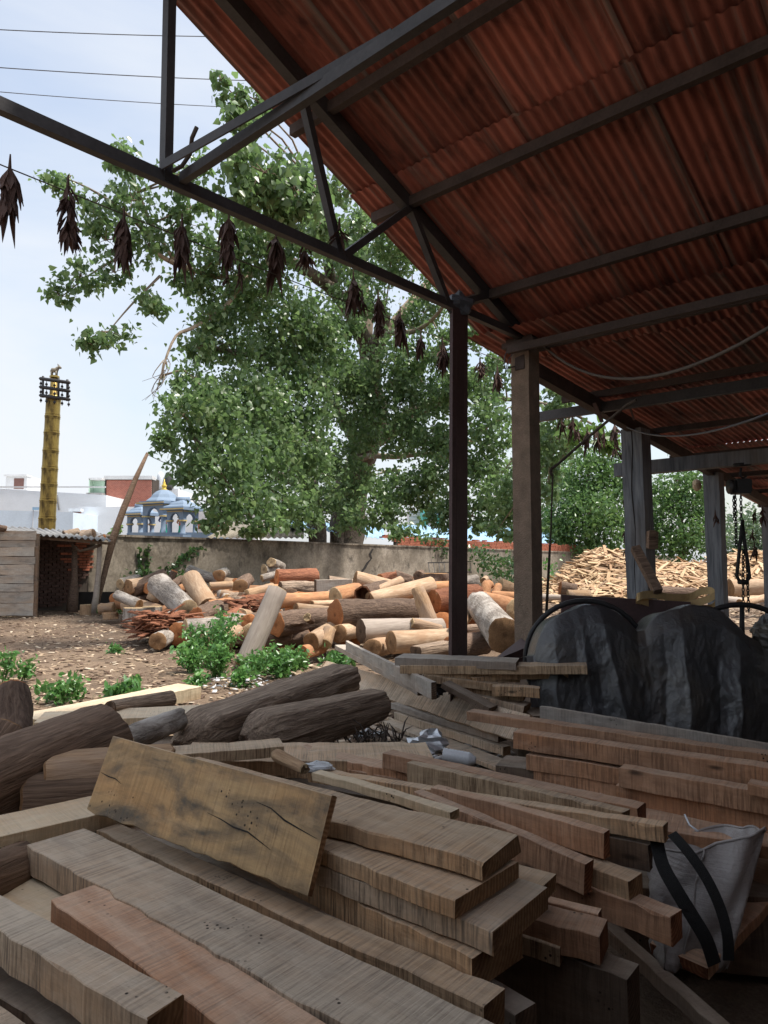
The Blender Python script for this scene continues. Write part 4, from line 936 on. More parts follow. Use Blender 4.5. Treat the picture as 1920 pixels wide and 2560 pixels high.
def pk(label, f0, z0, f1, z1, b, mk, t_, e0=0, e1=0, wane=0, wob=.0045, cat='plank', wmin=.025, wmax=.5, roll=0, wset=None, skew=(0,0)):
    A, B = atz(*f0, z0), atz(*f1, z1); x = (B-A).normalized()
    h = Vector((0,0,1)).cross(x).normalized()
    if h.y < 0: h = -h                       # away from the camera
    zz = (z0+z1)/2; C = atz(*b, zz)
    w_ = wset or max(wmin, min(wmax, abs((C-A).dot(h))))
    if roll: h = (h*math.cos(R(roll)) + Vector((0,0,1))*math.sin(R(roll))).normalized()
    return place_plank(A, B, h, w_, t_, mk, label, cat, e0, e1, wane, wob, 'sawn_plank' if cat == 'plank' else 'sawn_beam', skew)
PL = [
 # nearest heap, lower left
 ('grey brown plank cut off at the lower left corner', (0,2330),.60,(362,2548),.60,(449,2481),'plank_grey',.085,dict(e0=.6)),
 ('reddish beam with pecked holes, second from the lower left corner', (127,2249),.565,(555,2560),.565,(231,2188),'plank_red',.09,dict(e1=.8,cat='beam')),
 ('long wide greyish plank running to the bottom edge', (67,2113),.57,(856,2560),.57,(179,2053),'plank_grey',.085,dict(e1=.26,wane=.006,wob=.005)),
 ('tan plank wedged behind the long greyish plank', (243,2075),.535,(1209,2515),.535,(1232,2457),'plank_tan',.08,dict(wane=.008)),
 ('grey waney edged plank under the tilted slab', (285,2054),.50,(1120,2425),.50,(298,2030),'plank_weather',.08,dict(wane=.02,wob=.008)),
 ('pale plank end poking in from the left edge', (0,2095),.58,(255,2035),.58,(0,2040),'plank_pale',.06,dict(e0=.7,e1=.25)),
 ('short pale plank buried under the reddish beam', (5,2260),.47,(150,2330),.47,(95,2179),'plank_pale',.05,dict(e0=.4,e1=.4)),
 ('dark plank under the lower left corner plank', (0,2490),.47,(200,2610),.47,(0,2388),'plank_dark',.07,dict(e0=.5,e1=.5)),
 ('light plank sliver in the very lower left corner', (0,2610),.50,(66,2660),.50,(0,2505),'plank_grey',.06,dict(e0=.4,e1=.1)),
 # neat stack in the middle
 ('top plank of the middle stack, honey coloured and rough sawn', (874,2063),.74,(1206,2155),.74,(1320,2092),'plank_tan',.047,dict(e0=.92,wane=.006)),
 ('second plank of the middle stack', (840,2137),.685,(1137,2252),.685,(1294,2154),'plank_tan',.045,dict(e0=.7)),
 ('third plank of the middle stack, longest to the right', (840,2186),.63,(1232,2331),.63,(1355,2214),'plank_grey',.055,dict(e0=.6)),
 ('lowest plank of the middle stack', (874,2248),.57,(1181,2396),.57,(1316,2315),'plank_tan',.08,dict(e0=.6)),
 ('narrow jagged slat lying behind the stack top plank', (830,1945),.72,(1125,2030),.72,(1040,1992),'plank_pale',.03,dict(wane=.012,wset=.05,e0=.1)),
 ('short light plank end right of the middle stack', (1290,2195),.60,(1356,2214),.60,(1397,2186),'plank_tan',.045,dict(e0=.8)),
 ('narrow splintered slat below the stack on the right', (1363,2250),.50,(1495,2285),.50,(1508,2271),'plank_red',.03,dict(e0=.4,wset=.04)),
 ('brown plank with upturned edge right of the stack base', (1321,2296),.50,(1498,2340),.50,(1515,2296),'plank_red',.075,dict(e0=.5)),
 ('small honey coloured plank end in the dark under the stack', (1333,2352),.45,(1399,2369),.45,(1431,2343),'plank_tan',.05,dict(e0=.5)),
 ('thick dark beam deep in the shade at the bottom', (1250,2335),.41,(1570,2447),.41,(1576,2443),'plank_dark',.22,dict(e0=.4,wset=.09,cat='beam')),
 ('grey block end beside the long plank tip at the bottom', (1250,2515),.42,(1290,2540),.42,(1313,2492),'plank_weather',.09,dict(e0=.5,cat='beam')),
 # beams right of the stack
 ('dark sided beam with rough right end behind the stack', (1078,1968),.60,(1508,2083),.60,(1519,2073),'plank_red',.085,dict(wset=.05,cat='beam')),
 ('long slim beam ending above the black bag straps', (770,1924),.54,(1657,2065),.62,(1664,2048),'plank_tan',.055,dict(wset=.055,cat='beam')),
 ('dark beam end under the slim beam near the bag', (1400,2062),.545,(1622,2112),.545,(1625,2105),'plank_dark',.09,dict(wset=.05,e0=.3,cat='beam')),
 ('bark faced beam in front of the plastic litter', (1016,1906),.58,(1559,2030),.58,(1560,2022),'plank_tan',.085,dict(wset=.05,cat='beam',wob=.006)),
 ('flat brown beam just behind the bark faced beam', (958,1882),.55,(1500,2000),.55,(975,1871),'plank_red',.075,dict(wset=.085,e1=.15,cat='beam')),
 ('red brown beam with bark at its left end', (732,1873),.46,(1014,1930),.46,(957,1892),'plank_red',.085,dict(wset=.12,e1=.3,cat='beam',wob=.007)),
 ('thin red board below the beam with the bark end', (866,1921),.42,(1014,1953),.42,(884,1912),'plank_red',.045,dict(wset=.09,e1=.4)),
 ('squared beam with light right end in front of the bag', (1310,2095),.56,(1465,2160),.54,(1480,2150),'plank_red',.10,dict(e0=.5,wset=.05,cat='beam')),
 ('pale topped beam end next to the white bag', (1395,2140),.50,(1573,2203),.50,(1593,2178),'plank_tan',.08,dict(e0=.5,cat='beam')),
 ('lowest beam end under the white bag', (1522,2237),.44,(1677,2293),.44,(1697,2259),'plank_red',.085,dict(e0=.5,wset=.075,cat='beam')),
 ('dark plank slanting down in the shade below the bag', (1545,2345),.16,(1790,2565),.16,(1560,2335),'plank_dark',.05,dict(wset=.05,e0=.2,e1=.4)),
 ('broad brown board leaning in the right corner behind the bag', (1770,2420),.20,(1960,2215),.28,(1930,2200),'plank_red',.04,dict(wset=.2,e1=.6)),
 # timbers in the middle left
 ('wide stained slab lying flat behind the stack', (545,1902),.47,(1085,1900),.45,(743,1857),'plank_tan',.09,dict(e0=.2,wob=.008)),
 ('thick cant of timber with a broken bark edge on the left', (117,1907),.58,(420,1886),.58,(101,1886),'plank_tan',.05,dict(e1=.55,wset=.17,cat='beam')),
 ('pale sunlit plank, the nearer of two in the yard edge', (84,1807),.46,(560,1782),.46,(77,1780),'plank_pale',.09,dict(e1=.3,wmax=.34)),
 ('pale sunlit plank, the farther of two with a bark side', (95,1800),.36,(503,1716),.36,(466,1702),'plank_pale',.11,dict(wset=.3)),
 # grey boards in the middle
 ('long tan board lying on its side across the middle', (830,1702),.22,(1290,1852),.30,(786,1651),'plank_grey',.03,dict(wset=.20,roll=52,e0=.45)),
 ('dark grey plank of the crossed channel pair', (836,1612),.52,(1045,1722),.54,(862,1600),'plank_weather',.05,dict(wset=.13,wob=.006)),
 ('mottled grey plank edge of the crossed channel pair', (862,1602),.62,(1078,1706),.64,(870,1598),'plank_weather',.12,dict(wset=.04,wob=.007)),
 ('grey plank with a dark sawn end below the long tan board', (975,1757),.26,(1245,1838),.26,(1250,1826),'plank_weather',.05,dict(wset=.09)),
 ('grey brown plank second below the long tan board', (985,1780),.20,(1258,1868),.20,(1270,1860),'plank_grey',.06,dict(wset=.07)),
 ('light grey board pointing at the litter pocket', (955,1803),.14,(1317,1948),.12,(1337,1930),'plank_grey',.03,dict(wset=.17)),
 ('thin strip lying beside the light grey board', (915,1812),.09,(1110,1876),.09,(925,1803),'plank_weather',.02,dict(wset=.05)),
 ('thin strip nearest the plastic litter', (880,1822),.06,(1080,1872),.06,(890,1815),'plank_grey',.018,dict(wset=.04)),
 # red beams on the right
 ('slim red beam running to the right edge, uppermost', (1166,1778),.56,(1920,1886),.56,(1181,1767),'plank_red',.055,dict(e1=.7,wset=.10,cat='beam')),
 ('thick red beam below the slim one at the right', (1284,1830),.585,(1920,1920),.585,(1306,1819),'plank_red',.088,dict(e1=.7,wset=.10,cat='beam')),
 ('red beam end tucked under the thick red beam', (1317,1886),.48,(1570,1925),.48,(1330,1880),'plank_red',.08,dict(wset=.08,cat='beam')),
 ('red beam with a bark knot on its left end', (1333,1902),.45,(1580,1942),.45,(1345,1894),'plank_red',.12,dict(wset=.06,cat='beam',e1=.3)),
 ('brown beam with furry sawdust side at the right edge', (1546,1918),.60,(1920,1986),.60,(1557,1908),'plank_red',.085,dict(e1=.7,wset=.075,cat='beam')),
 ('brown beam lying directly under the sawdust beam', (1539,1962),.512,(1920,2038),.512,(1548,1955),'plank_red',.085,dict(e1=.7,wset=.11,cat='beam')),
 ('short beam end resting on the sawdust beam at the right edge', (1868,1957),.645,(1930,1968),.645,(1874,1941),'plank_red',.045,dict(e1=.5,wset=.07,cat='beam')),
 ('broad brown plank behind the white bag', (1560,2060),.44,(1920,2118),.44,(1620,2022),'plank_red',.045,dict(e1=.6,wset=.30)),
 ('little block end between the slim beam and the broad plank', (1545,2034),.50,(1608,2042),.50,(1618,2026),'plank_red',.04,dict(e0=.2,wset=.06)),
 ('thin grey topped board standing on edge before the tarpaulin', (1350,1765),.50,(1920,1862),.50,(1352,1759),'plank_weather',.13,dict(e1=.6,wset=.03)),
 # far stack near the steel post
 ('grey weathered plank on top at the foot of the steel post', (987,1644),.745,(1290,1656),.745,(1000,1629),'plank_weather',.06,dict(wset=.26)),
 ('long pale beam pointing right towards the tarpaulin', (1000,1664),.69,(1468,1664),.735,(1480,1654),'plank_tan',.062,dict(wset=.22,cat='beam')),
 ('second long pale beam under the longest one', (1060,1681),.645,(1420,1678),.67,(1420,1675),'plank_tan',.055,dict(wset=.12,cat='beam')),
 ('short pale offcut under the second pale beam', (1180,1694),.62,(1300,1690),.62,(1300,1686),'plank_tan',.05,dict(wset=.14)),
 ('beam slanting down right below the pale beams', (1060,1686),.63,(1310,1719),.57,(1310,1714),'plank_tan',.055,dict(wset=.10,cat='beam')),
 ('light edged board beneath the slanting beam', (1150,1714),.55,(1309,1733),.52,(1160,1709),'plank_tan',.06,dict(wset=.12)),
 ('lowest board of the far stack with a torn right end', (1180,1735),.50,(1310,1766),.45,(1322,1752),'plank_grey',.05,dict(wset=.16)),
 ('small light block end at the right of the far stack', (1300,1719),.58,(1349,1721),.58,(1349,1716),'plank_tan',.07,dict(wset=.1,e0=.2)),
 ('dark curved board behind the black plastic bundle', (1105,1707),.60,(1225,1770),.46,(1115,1694),'plank_dark',.04,dict(wset=.13)),
]
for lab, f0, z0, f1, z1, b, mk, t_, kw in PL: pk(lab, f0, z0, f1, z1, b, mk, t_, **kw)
# the wide tilted slab lying on top
A, B = atz(217,2026,.62), atz(770,2240,.60)
C = at(896,2026,1.985); wv = C - B
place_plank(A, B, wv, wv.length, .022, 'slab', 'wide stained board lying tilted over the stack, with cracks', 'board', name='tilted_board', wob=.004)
ob = bpy.context.view_layer and bpy.data.objects['tilted_board']
def crack_on(o, pts, wd):
    mb = MB(); vs = []
    for i, (x, y) in enumerate(pts): vs += [(x, y-wd*(1-abs(2*i/(len(pts)-1)-1))-.0005, .0012), (x, y+wd*(1-abs(2*i/(len(pts)-1)-1))+.0005, .0012)]
    mb.add(vs, [(2*i,2*i+1,2*i+3,2*i+2) for i in range(len(pts)-1)]); c = mb.build('crack', M['black']); c.parent = o; return c
for pts, wd in (([(.56,.115),(.62,.11),(.68,.10),(.74,.10),(.80,.085),(.84,.075)],.0022),([(.74,.185),(.80,.18),(.86,.16),(.92,.15),(.985,.14)],.0022),([(.004,.13),(.05,.125),(.09,.125),(.13,.115)],.002)):
    crack_on(ob, [(x*ob.dimensions.x if False else x*1.03, y if ob.data.vertices[2].co.y > 0 else -y) for x, y in pts], wd)
# bearers under the heap, so that everything rests on something
for (x0,y0,x1,y1,z,lab) in ((-1.7,1.9,.0,1.3,.44,'dark bearer log under the near plank heap'),(-1.2,2.9,.5,2.1,.40,'bearer timber under the middle stack'),(.9,2.75,2.4,2.5,.28,'bearer timber under the right beams'),(.6,3.9,2.6,3.0,.40,'bearer timber under the red beams'),(-.6,4.4,.9,3.6,.16,'bearer timber under the grey boards'),(-2.9,4.4,-.6,4.9,.30,'bearer timber under the pale planks'),(1.02,5.5,1.05,5.1,.40,'bearer block under the far stack')):
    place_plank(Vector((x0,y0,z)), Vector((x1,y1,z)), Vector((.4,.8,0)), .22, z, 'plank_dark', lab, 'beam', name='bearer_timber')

# ---------------------------------------------------------------- logs
LEND = {'bark_grey':'end_pale','bark_brown':'end_orange','bark_red':'end_orange','bark_weather':'end_dark','bark_smooth':'end_tan','log_pale':'end_tan','log_orange':'end_orange','log_greypale':'end_pale','split':'end_pale'}
def log_mesh(L_, r0, r1, n=16, seg=8, lump=.07, bend=0., flat=0., hollow=False, nose=False, groove=0.):
    mb = MB(); vs = []; fs = []; m_ = []; ph = [random.uniform(0,6.28) for _ in range(6)]; gv = [random.gauss(0,groove) for _ in range(n)]
    for k in range(seg+1):
        gv = [g_*.8+random.gauss(0,groove*.5) for g_ in gv]
        f = k/seg; r_ = r0+(r1-r0)*f
        if nose: r_ *= {0:.25,1:.62,2:.86}.get(k,1)
        for j in range(n):
            a = 2*math.pi*j/n
            q_ = 1 + lump*(math.sin(2*a+ph[0]+f*2) + .7*math.sin(3*a+ph[1]-f*3) + .5*math.sin(5*a+ph[2]+f*5))*.7 + random.gauss(0, lump*.25) + gv[j]
            y, z = r_*q_*math.cos(a), r_*q_*math.sin(a)
            if flat: z = min(z, r_*(1-flat))
            vs.append((f*L_ + random.gauss(0,.004), y, z + bend*math.sin(math.pi*f)))
    for k in range(seg):
        for j in range(n): fs.append((k*n+j, (k+1)*n+j, (k+1)*n+(j+1)%n, k*n+(j+1)%n)); m_.append(0)
    for k, s_ in ((0,-1),(seg,1)):
        o = len(vs); base = k*n; rim = [Vector(vs[base+j]) for j in range(n)]; c = sum(rim, Vector())/n
        dp = (.25 if hollow and k == 0 else .008)*(-s_)
        if hollow and k == 0:
            vs += [tuple(c+(p-c)*.8+Vector((s_*.004,0,0))) for p in rim]; o2 = len(vs); vs += [tuple(c+(p-c)*.72+Vector((.25,0,0))) for p in rim]
            for j in range(n):
                fs.append((base+j, base+(j+1)%n, o+(j+1)%n, o+j)); m_.append(1); fs.append((o+j, o+(j+1)%n, o2+(j+1)%n, o2+j)); m_.append(1)
            fs.append(tuple(o2+j for j in range(n))); m_.append(1); continue
        vs += [tuple(c+(p-c)*.93+Vector((s_*.010,0,0))) for p in rim]; o2 = len(vs); vs += [tuple(c+(p-c)*.35+Vector((s_*.006+random.gauss(0,.004),0,0))) for p in rim]
        for j in range(n):
            j2 = (j+1) % n
            for aa, bb in ((base,o),(o,o2)):
                fs.append((aa+j, aa+j2, bb+j2, bb+j) if s_ < 0 else (aa+j2, aa+j, bb+j, bb+j2)); m_.append(1)
        fs.append(tuple(o2+j for j in range(n)) if s_ < 0 else tuple(o2+j for j in reversed(range(n)))); m_.append(1)
    mb.v, mb.f, mb.m = vs, fs, m_; return mb
def place_log(A, B, r0, r1, mk, label, group='logs piled in the yard', name='log', endm=None, cat='log', **kw):
    if 'bark' in mk and mk != 'bark_smooth' and 'groove' not in kw and kw.get('n',16) >= 16: kw['groove'] = .03; kw['n'] = 24
    x = (B-A).normalized(); ref = Vector((0,0,1)) if abs(x.z) < .9 else Vector((0,1,0)); y = ref.cross(x).normalized(); z = x.cross(y)
    o = log_mesh((B-A).length, r0, r1, **kw).build(name, [M[mk], M[endm or LEND[mk]]], smooth=True)
    md = o.modifiers.new('edge','EDGE_SPLIT'); md.split_angle = R(50)
    o.matrix_basis = Matrix(((x.x,y.x,z.x,A.x),(x.y,y.y,z.y,A.y),(x.z,y.z,z.z,A.z),(0,0,0,1)))
    return tag(o, label, cat, group)
def lg(label, x0, y0, d0, x1, y1, d1, rp, mk, endm=None, rp1=None, **kw):
    return place_log(at(x0,y0,d0), at(x1,y1,d1), rp*d0/FPX, (rp1 or rp)*d1/FPX if rp1 else rp*d0/FPX*.94, mk, label, endm=endm, **kw)
# foreground logs
place_log(at(-110,2010,2.75), at(262,1836,3.5), .175, .15, 'bark_smooth', 'smooth dark brown log at the left edge of the plank heap', lump=.06, n=30, seg=14, groove=.018)
place_log(at(300,1862,3.7), at(448,1798,4.3), .075, .06, 'bark_grey', 'small cracked grey log lying between the dark log and the weathered log', lump=.09)
place_log(at(445,1868,4.25), at(862,1697,5.8), .21, .155, 'bark_weather', 'big weathered grey driftwood like log in the middle', lump=.08, seg=22, n=44, flat=.25, nose=True, groove=.045)
place_log(at(610,1852,4.3), at(945,1758,5.15), .185, .12, 'bark_weather', 'second weathered log, half under the big one, rounded end right', lump=.06, seg=20, n=40, flat=.2, nose=True, groove=.04)
place_log(at(275,1772,5.0), at(425,1747,5.6), .055, .06, 'bark_weather', 'small grey round log on the far pale plank', lump=.05)
place_log(at(20,1850,4.0), at(28,1722,4.2), .125, .085, 'bark_brown', 'upright brown log stub at the left edge', lump=.12)
place_log(at(-60,1930,3.3), at(15,1830,3.5), .09, .085, 'bark_smooth', 'little brown log stub below the upright stub at the left edge', lump=.08)
place_log(at(-90,2230,2.2), at(62,2165,2.45), .085, .08, 'bark_smooth', 'brown round log end under the long greyish plank', lump=.05)
place_log(at(60,2010,2.9), at(420,1985,3.1), .12, .12, 'bark_smooth', 'dark log in the shade under the tilted board', lump=.05)
place_log(at(122,1935,3.05), at(440,1912,3.2), .14, .13, 'plank_tan', 'rounded underside of the thick cant', name='cant', endm='end_tan', n=8, lump=.03, flat=.35) if False else None
# the cant is a half squared log: body below its sawn top
place_log(at(125,1950,3.0), at(430,1922,3.15), .135, .125, 'split', 'half squared cant of timber under its sawn top on the left', endm='end_tan', lump=.05, flat=.3)
# central heap
HG = dict(group='logs piled in the yard')
lg('pale grey log leaning upright among the weeds', 612,1665,9.9, 694,1474,10.3, 27,'log_greypale', rp1=25, lump=.02)
lg('big log with a hollow orange end in the heap centre', 838,1537,11.3, 1030,1530,12.2, 38,'bark_brown','end_orange', rp1=33)
lg('smooth grey log with dark end below the hollow one', 902,1578,10.8, 1103,1568,11.4, 31,'log_greypale','end_dark', rp1=23, lump=.03)
lg('pale debarked log at the front left of the steel post', 978,1606,10.3, 1160,1596,10.9, 29,'log_pale', rp1=27, lump=.02)
lg('round log end under the pale front log', 930,1622,10.4, 1000,1604,11.6, 25,'log_pale')
lg('short log with grooved end pointing at the weeds', 778,1604,10.5, 850,1562,11.8, 22,'log_pale','end_tan')
lg('small dark log end nearest the weeds', 758,1632,10.3, 805,1618,11, 17,'log_orange','end_orange')
lg('pale log end right of the grooved one', 845,1584,10.9, 895,1574,11.8, 23,'log_pale')
lg('upright chunk between two pale log ends', 812,1610,10.7, 824,1575,10.9, 18,'split')
lg('gnarled dark log with a sawn branch stub', 690,1562,11.2, 825,1545,12.2, 30,'bark_brown','end_orange', rp1=26, lump=.12)
lg('sawn branch stub on the gnarled dark log', 768,1543,10.9, 778,1552,11.4, 10,'bark_brown','end_pale')
lg('dark log under the gnarled one', 660,1600,11.3, 770,1592,11.6, 20,'bark_brown')
lg('dark log end left of the leaning log', 622,1555,12, 655,1548,13, 20,'bark_brown')
lg('orange debarked log left of centre', 700,1502,13.4, 822,1496,13.8, 19,'log_orange')
lg('broken orange chunk beside the orange log', 838,1490,13.2, 892,1473,14, 20,'log_orange','end_pale', lump=.12)
lg('short pale log behind the leaning log', 740,1520,12.4, 820,1527,12.8, 13,'log_pale')
lg('pale stick log with a sawn ring', 780,1510,12.8, 842,1508,13.2, 9,'log_pale')
lg('hollow dark log end facing the yard', 906,1487,12.4, 965,1468,14.2, 22,'bark_brown','end_red', hollow=True)
lg('longest pale log sloping up to the right', 925,1500,12.4, 1078,1463,13.2, 20,'log_pale', rp1=22, lump=.03)
lg('slim pale log behind the longest one', 925,1484,13, 1003,1450,13.6, 11,'log_pale')
lg('pale log end sticking up at the wall crack', 888,1447,15, 975,1466,15.2, 20,'log_pale', rp1=17, lump=.02)
lg('split post chunk standing left of the steel post', 1076,1556,11.4, 1043,1472,11.6, 19,'split', lump=.14)
lg('big reddish log behind the steel post', 1085,1505,12.9, 1195,1490,13.4, 31,'bark_red','end_orange')
lg('pale slab log on top of the reddish log', 1075,1468,13.2, 1160,1462,13.6, 14,'log_orange')
lg('small broken pale log at the hollow log foot', 1030,1558,11, 1100,1572,11.2, 12,'split', lump=.12)
lg('split grey half log right in front of the steel post', 1040,1630,9.6, 1135,1612,10, 23,'bark_weather', flat=.4)
lg('dark round log hidden behind the steel post foot', 1130,1622,9.9, 1212,1606,10.4, 32,'bark_brown')
lg('pale round end just right of the steel post', 1148,1552,10.6, 1165,1540,11.8, 20,'log_pale')
lg('big bark log with brown face by the concrete post', 1262,1588,9.3, 1198,1512,11.6, 45,'bark_grey','end_tan', rp1=34, lump=.06)
lg('pale log with a pitted square end by the concrete post', 1286,1522,12.4, 1200,1496,13.6, 24,'log_orange','end_pale')
lg('pale bolt over the pitted log', 1230,1490,14, 1330,1492,14, 12,'log_orange')
lg('bent orange log in the right part of the heap', 1222,1462,14.8, 1212,1492,14.4, 13,'log_orange', bend=.12)
lg('second bent orange log beside the first', 1245,1466,14.9, 1236,1492,14.5, 10,'log_orange')
lg('grey twisted root log on the right part of the heap', 1130,1460,15.4, 1190,1452,15.8, 16,'bark_grey', lump=.15)
lg('pale split lump on the right of the heap', 1250,1465,15.8, 1300,1478,16, 17,'split', lump=.12)
lg('tiny log end by the creeper mound', 1208,1452,16, 1215,1446,17, 8,'log_pale')
lg('dark stump slab near the wall above the pale logs', 1090,1461,18, 1090,1434,18, 34,'bark_brown','end_tan')
lg('dark log end beside the stump slab', 1046,1440,18, 1052,1436,19, 13,'bark_brown','end_dark')
lg('torn reddish chunk under the wall crack', 950,1446,18, 985,1440,18.4, 12,'bark_red', lump=.15)
lg('torn dark root chunk right of the wall crack', 985,1440,19, 1030,1452,19, 13,'bark_brown', lump=.18)
lg('red flaky log on the top of the left heap', 692,1443,16.6, 792,1440,17, 20,'bark_red','end_orange', lump=.08)
lg('grey twisted log under the red flaky one', 700,1467,16, 784,1468,16.4, 14,'bark_weather', lump=.14)
lg('split pale log with jagged left end', 618,1487,15.6, 682,1470,16, 15,'split', lump=.1)
lg('grey log end at the very top of the heap', 678,1406,18, 705,1418,19, 12,'bark_grey')
lg('grey stub under the topmost log end', 660,1424,18, 692,1428,18.4, 12,'bark_grey', lump=.12)
lg('curved stub below the topmost logs', 655,1446,17.4, 688,1436,17.6, 9,'bark_grey')
lg('round dark stump end facing the yard left of the flaky log', 600,1466,16.6, 618,1450,17.6, 19,'bark_brown','end_tan')
# squared weathered block behind
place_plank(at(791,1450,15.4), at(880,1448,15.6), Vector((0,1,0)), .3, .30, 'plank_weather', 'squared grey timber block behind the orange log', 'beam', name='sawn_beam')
# left heap
lg('thick grey barked log lying slantwise in the left heap', 398,1462,15.4, 470,1527,14.2, 30,'bark_grey','end_pale', rp1=28)
lg('thick debarked pale log slanting beside the grey one', 478,1447,15.4, 522,1520,14.5, 25,'log_pale', rp1=28, lump=.03)
lg('large flat stump slab lying in front of the hut', 357,1549,16.1, 357,1518,16.1, 49,'bark_grey','end_pale', lump=.03)
lg('brown barked log sloping at the back of the left heap', 330,1474,17.2, 412,1440,17.8, 19,'bark_brown','end_dark')
lg('slim grey log sloping down right against the wall', 470,1426,18.2, 566,1458,18, 14,'bark_grey')
lg('hollow log end at the left of the heap', 293,1488,16.4, 348,1512,16, 13,'bark_grey','end_tan')
lg('bark slab chunk at the hut side of the heap', 250,1522,18, 285,1520,18, 15,'split', lump=.1)
lg('low round block on the ground beside the hut post', 276,1547,17.6, 276,1532,17.6, 20,'split','end_tan')
lg('half round block behind the low round one', 214,1540,19.6, 214,1512,19.6, 14,'split')
lg('white split log behind the grey barked log', 380,1500,15.8, 402,1452,15.8, 15,'log_pale')
lg('red cut log end on the ground in the yard', 447,1586,12.2, 505,1565,13.6, 30,'bark_grey','end_orange', lump=.02)
lg('cracked pale log end beside the red cut one', 394,1603,11.8, 440,1580,12.8, 22,'bark_grey','end_tan', lump=.04)
lg('shaggy root stump below the pale slanting log', 490,1545,13.6, 560,1528,14.2, 27,'bark_brown', lump=.18)
lg('knobby stump end at the back of the left heap', 548,1438,17.6, 562,1432,18.4, 15,'bark_grey','end_tan', lump=.1)
lg('little log with pointed end at the heap top', 425,1450,18, 436,1428,18, 9,'bark_brown')
lg('stub log under the pointed one', 432,1462,17, 452,1446,17.4, 10,'bark_brown')
lg('grey planked offcut log with light top', 525,1466,16, 580,1462,16.2, 11,'split')
# loose small logs that fill the heap between the large ones; nothing tells them apart
def inheap(px, py): return True
for k in range(296):
    if k < 210:
        px = random.uniform(530,1310); d_ = random.uniform(11.6,18.5); top = .20 + .75*min(1,max(0,(d_-11)/6.5))
    else:
        px = random.uniform(290,620); d_ = random.uniform(15.4,19); top = .25 + .75*min(1,max(0,(d_-15)/3))
        if px < 420: d_ = random.uniform(17,19.5)
    z = random.uniform(.08, top); x = (px-960)/FPX*d_; a = random.uniform(-.6,.6) + (0 if random.random() < .5 else 1.45)
    L_ = random.uniform(.35,1.0); r_ = random.uniform(.08,.21); dv = Vector((math.cos(a), math.sin(a), random.uniform(-.25,.25)))*L_/2
    c = Vector((x, d_, z+.04)); mk = random.choice(('bark_brown','bark_grey','split','bark_red','log_orange','bark_weather','log_pale','bark_red','log_orange'))
    place_log(c-dv, c+dv, r_, r_*random.uniform(.8,1), mk, 'small rough log lying loose among the larger logs of the heap', 'small loose logs in the heap', n=10, seg=4, lump=.09)
# logs on the hut roof and the ground right of the concrete post
for (a, l_) in (((160,1338,20.5,196,1330,20.8,11,'bark_weather'),'grey log chunk lying on the hut roof edge'),((205,1340,20.6,235,1334,20.6,14,'bark_weather'),'biggest log chunk on the hut roof'),((240,1350,21,262,1342,21,8,'bark_brown'),'reddish log bit at the right end of the hut roof'),((-10,1318,18.6,12,1322,18.8,9,'bark_brown'),'dark log end on the hut roof at the left edge'),
    ((1352,1492,22,1410,1494,22,8,'log_greypale'),'pale log lying right of the concrete post'),((1400,1470,24,1440,1475,24,16,'bark_brown'),'brown log beside the hanging iron rod'),((1420,1490,20,1475,1488,20,15,'split'),'split pale log at the foot of the chip heap'),
    ((1640,1480,18,1740,1484,18,14,'bark_brown'),'dark split log behind the yellow belt'),((1825,1470,19,1960,1466,19,22,'log_pale'),'long pale log behind the chain'),((1850,1508,15,1930,1490,16,10,'log_pale'),'pale log end low at the right edge'),((1800,1500,16,1990,1520,16,12,'log_greypale'),'grey log under the chain')):
    lg(l_, *a)
# ---------------------------------------------------------------- heap of slab offcuts on the right
def m_off():
    t = NT('offcut_wood'); g_ = t.noise(t.vec((3,30,30)), 1.4, 5)
    r_ = t.n('ShaderNodeObjectInfo').outputs['Random']; isl = t.n('ShaderNodeNewGeometry').outputs['Random Per Island']
    f = t.n('ShaderNodeMath', operation='FRACT'); t.l(t.addm(r_, isl), f.inputs[0])
    col = t.ramp(f.outputs[0], [(0,(.34,.205,.115)),(.25,(.56,.39,.225)),(.6,(.66,.50,.32)),(.85,(.50,.30,.17)),(1,(.36,.25,.17))])
    col = t.mix(t.ramp(g_, [(.35,.5),(.6,0.0)]), col, (.25,.15,.08)); return t.fin(col, .85, g_, .4, .005)
M['offcut'] = m_off()
def hz(px, d_):      # heap height over the yard, a rounded bank with two crests
    a = 1.55*math.exp(-((px-1490)/95)**2) + 1.45*math.exp(-((px-1650)/130)**2)*.75 + 1.75*math.exp(-((px-1900)/150)**2)
    return min(1.85,a)*math.exp(-((d_-31)/4.2)**2)
ome = []
for k in range(6):
    L_ = random.uniform(.55,1.25); w_ = random.uniform(.07,.17); mb = MB(); vs = []
    for i in range(5):
        f = i/4; x = (f-.5)*L_; tw = w_*(1-.55*abs(f-.35)*random.uniform(.5,1.3)); b_ = .05*math.sin(f*3.1)*random.uniform(.3,1)
        vs += [(x,-tw/2,b_),(x,tw/2,b_+.01),(x,tw/2,b_+.03),(x,-tw/2,b_+.022)]
    fs = [(4*i+m_,4*i+4+m_,4*i+4+(m_+1)%4,4*i+(m_+1)%4) for i in range(4) for m_ in range(4)] + [(3,2,1,0),(16,17,18,19)]
    me = bpy.data.meshes.new('wood_offcut'); me.from_pydata(vs,[],fs); me.materials.append(M['offcut']); ome.append(me)
def heap_m(px, d_, dz=0):
    z = hz(px,d_); p = Vector(((px-960)/FPX*d_, d_, z+dz)); sl = (hz(px,d_-.3)-hz(px,d_+.3))/.6
    return Matrix.Translation(p) @ Matrix.Rotation(-math.atan(sl)*.9 + random.gauss(0,.25),4,'X') @ Matrix.Rotation(random.gauss(0,.28),4,'Y') @ Matrix.Rotation(random.choice((random.gauss(0,.6), random.uniform(0,3.14))),4,'Z')
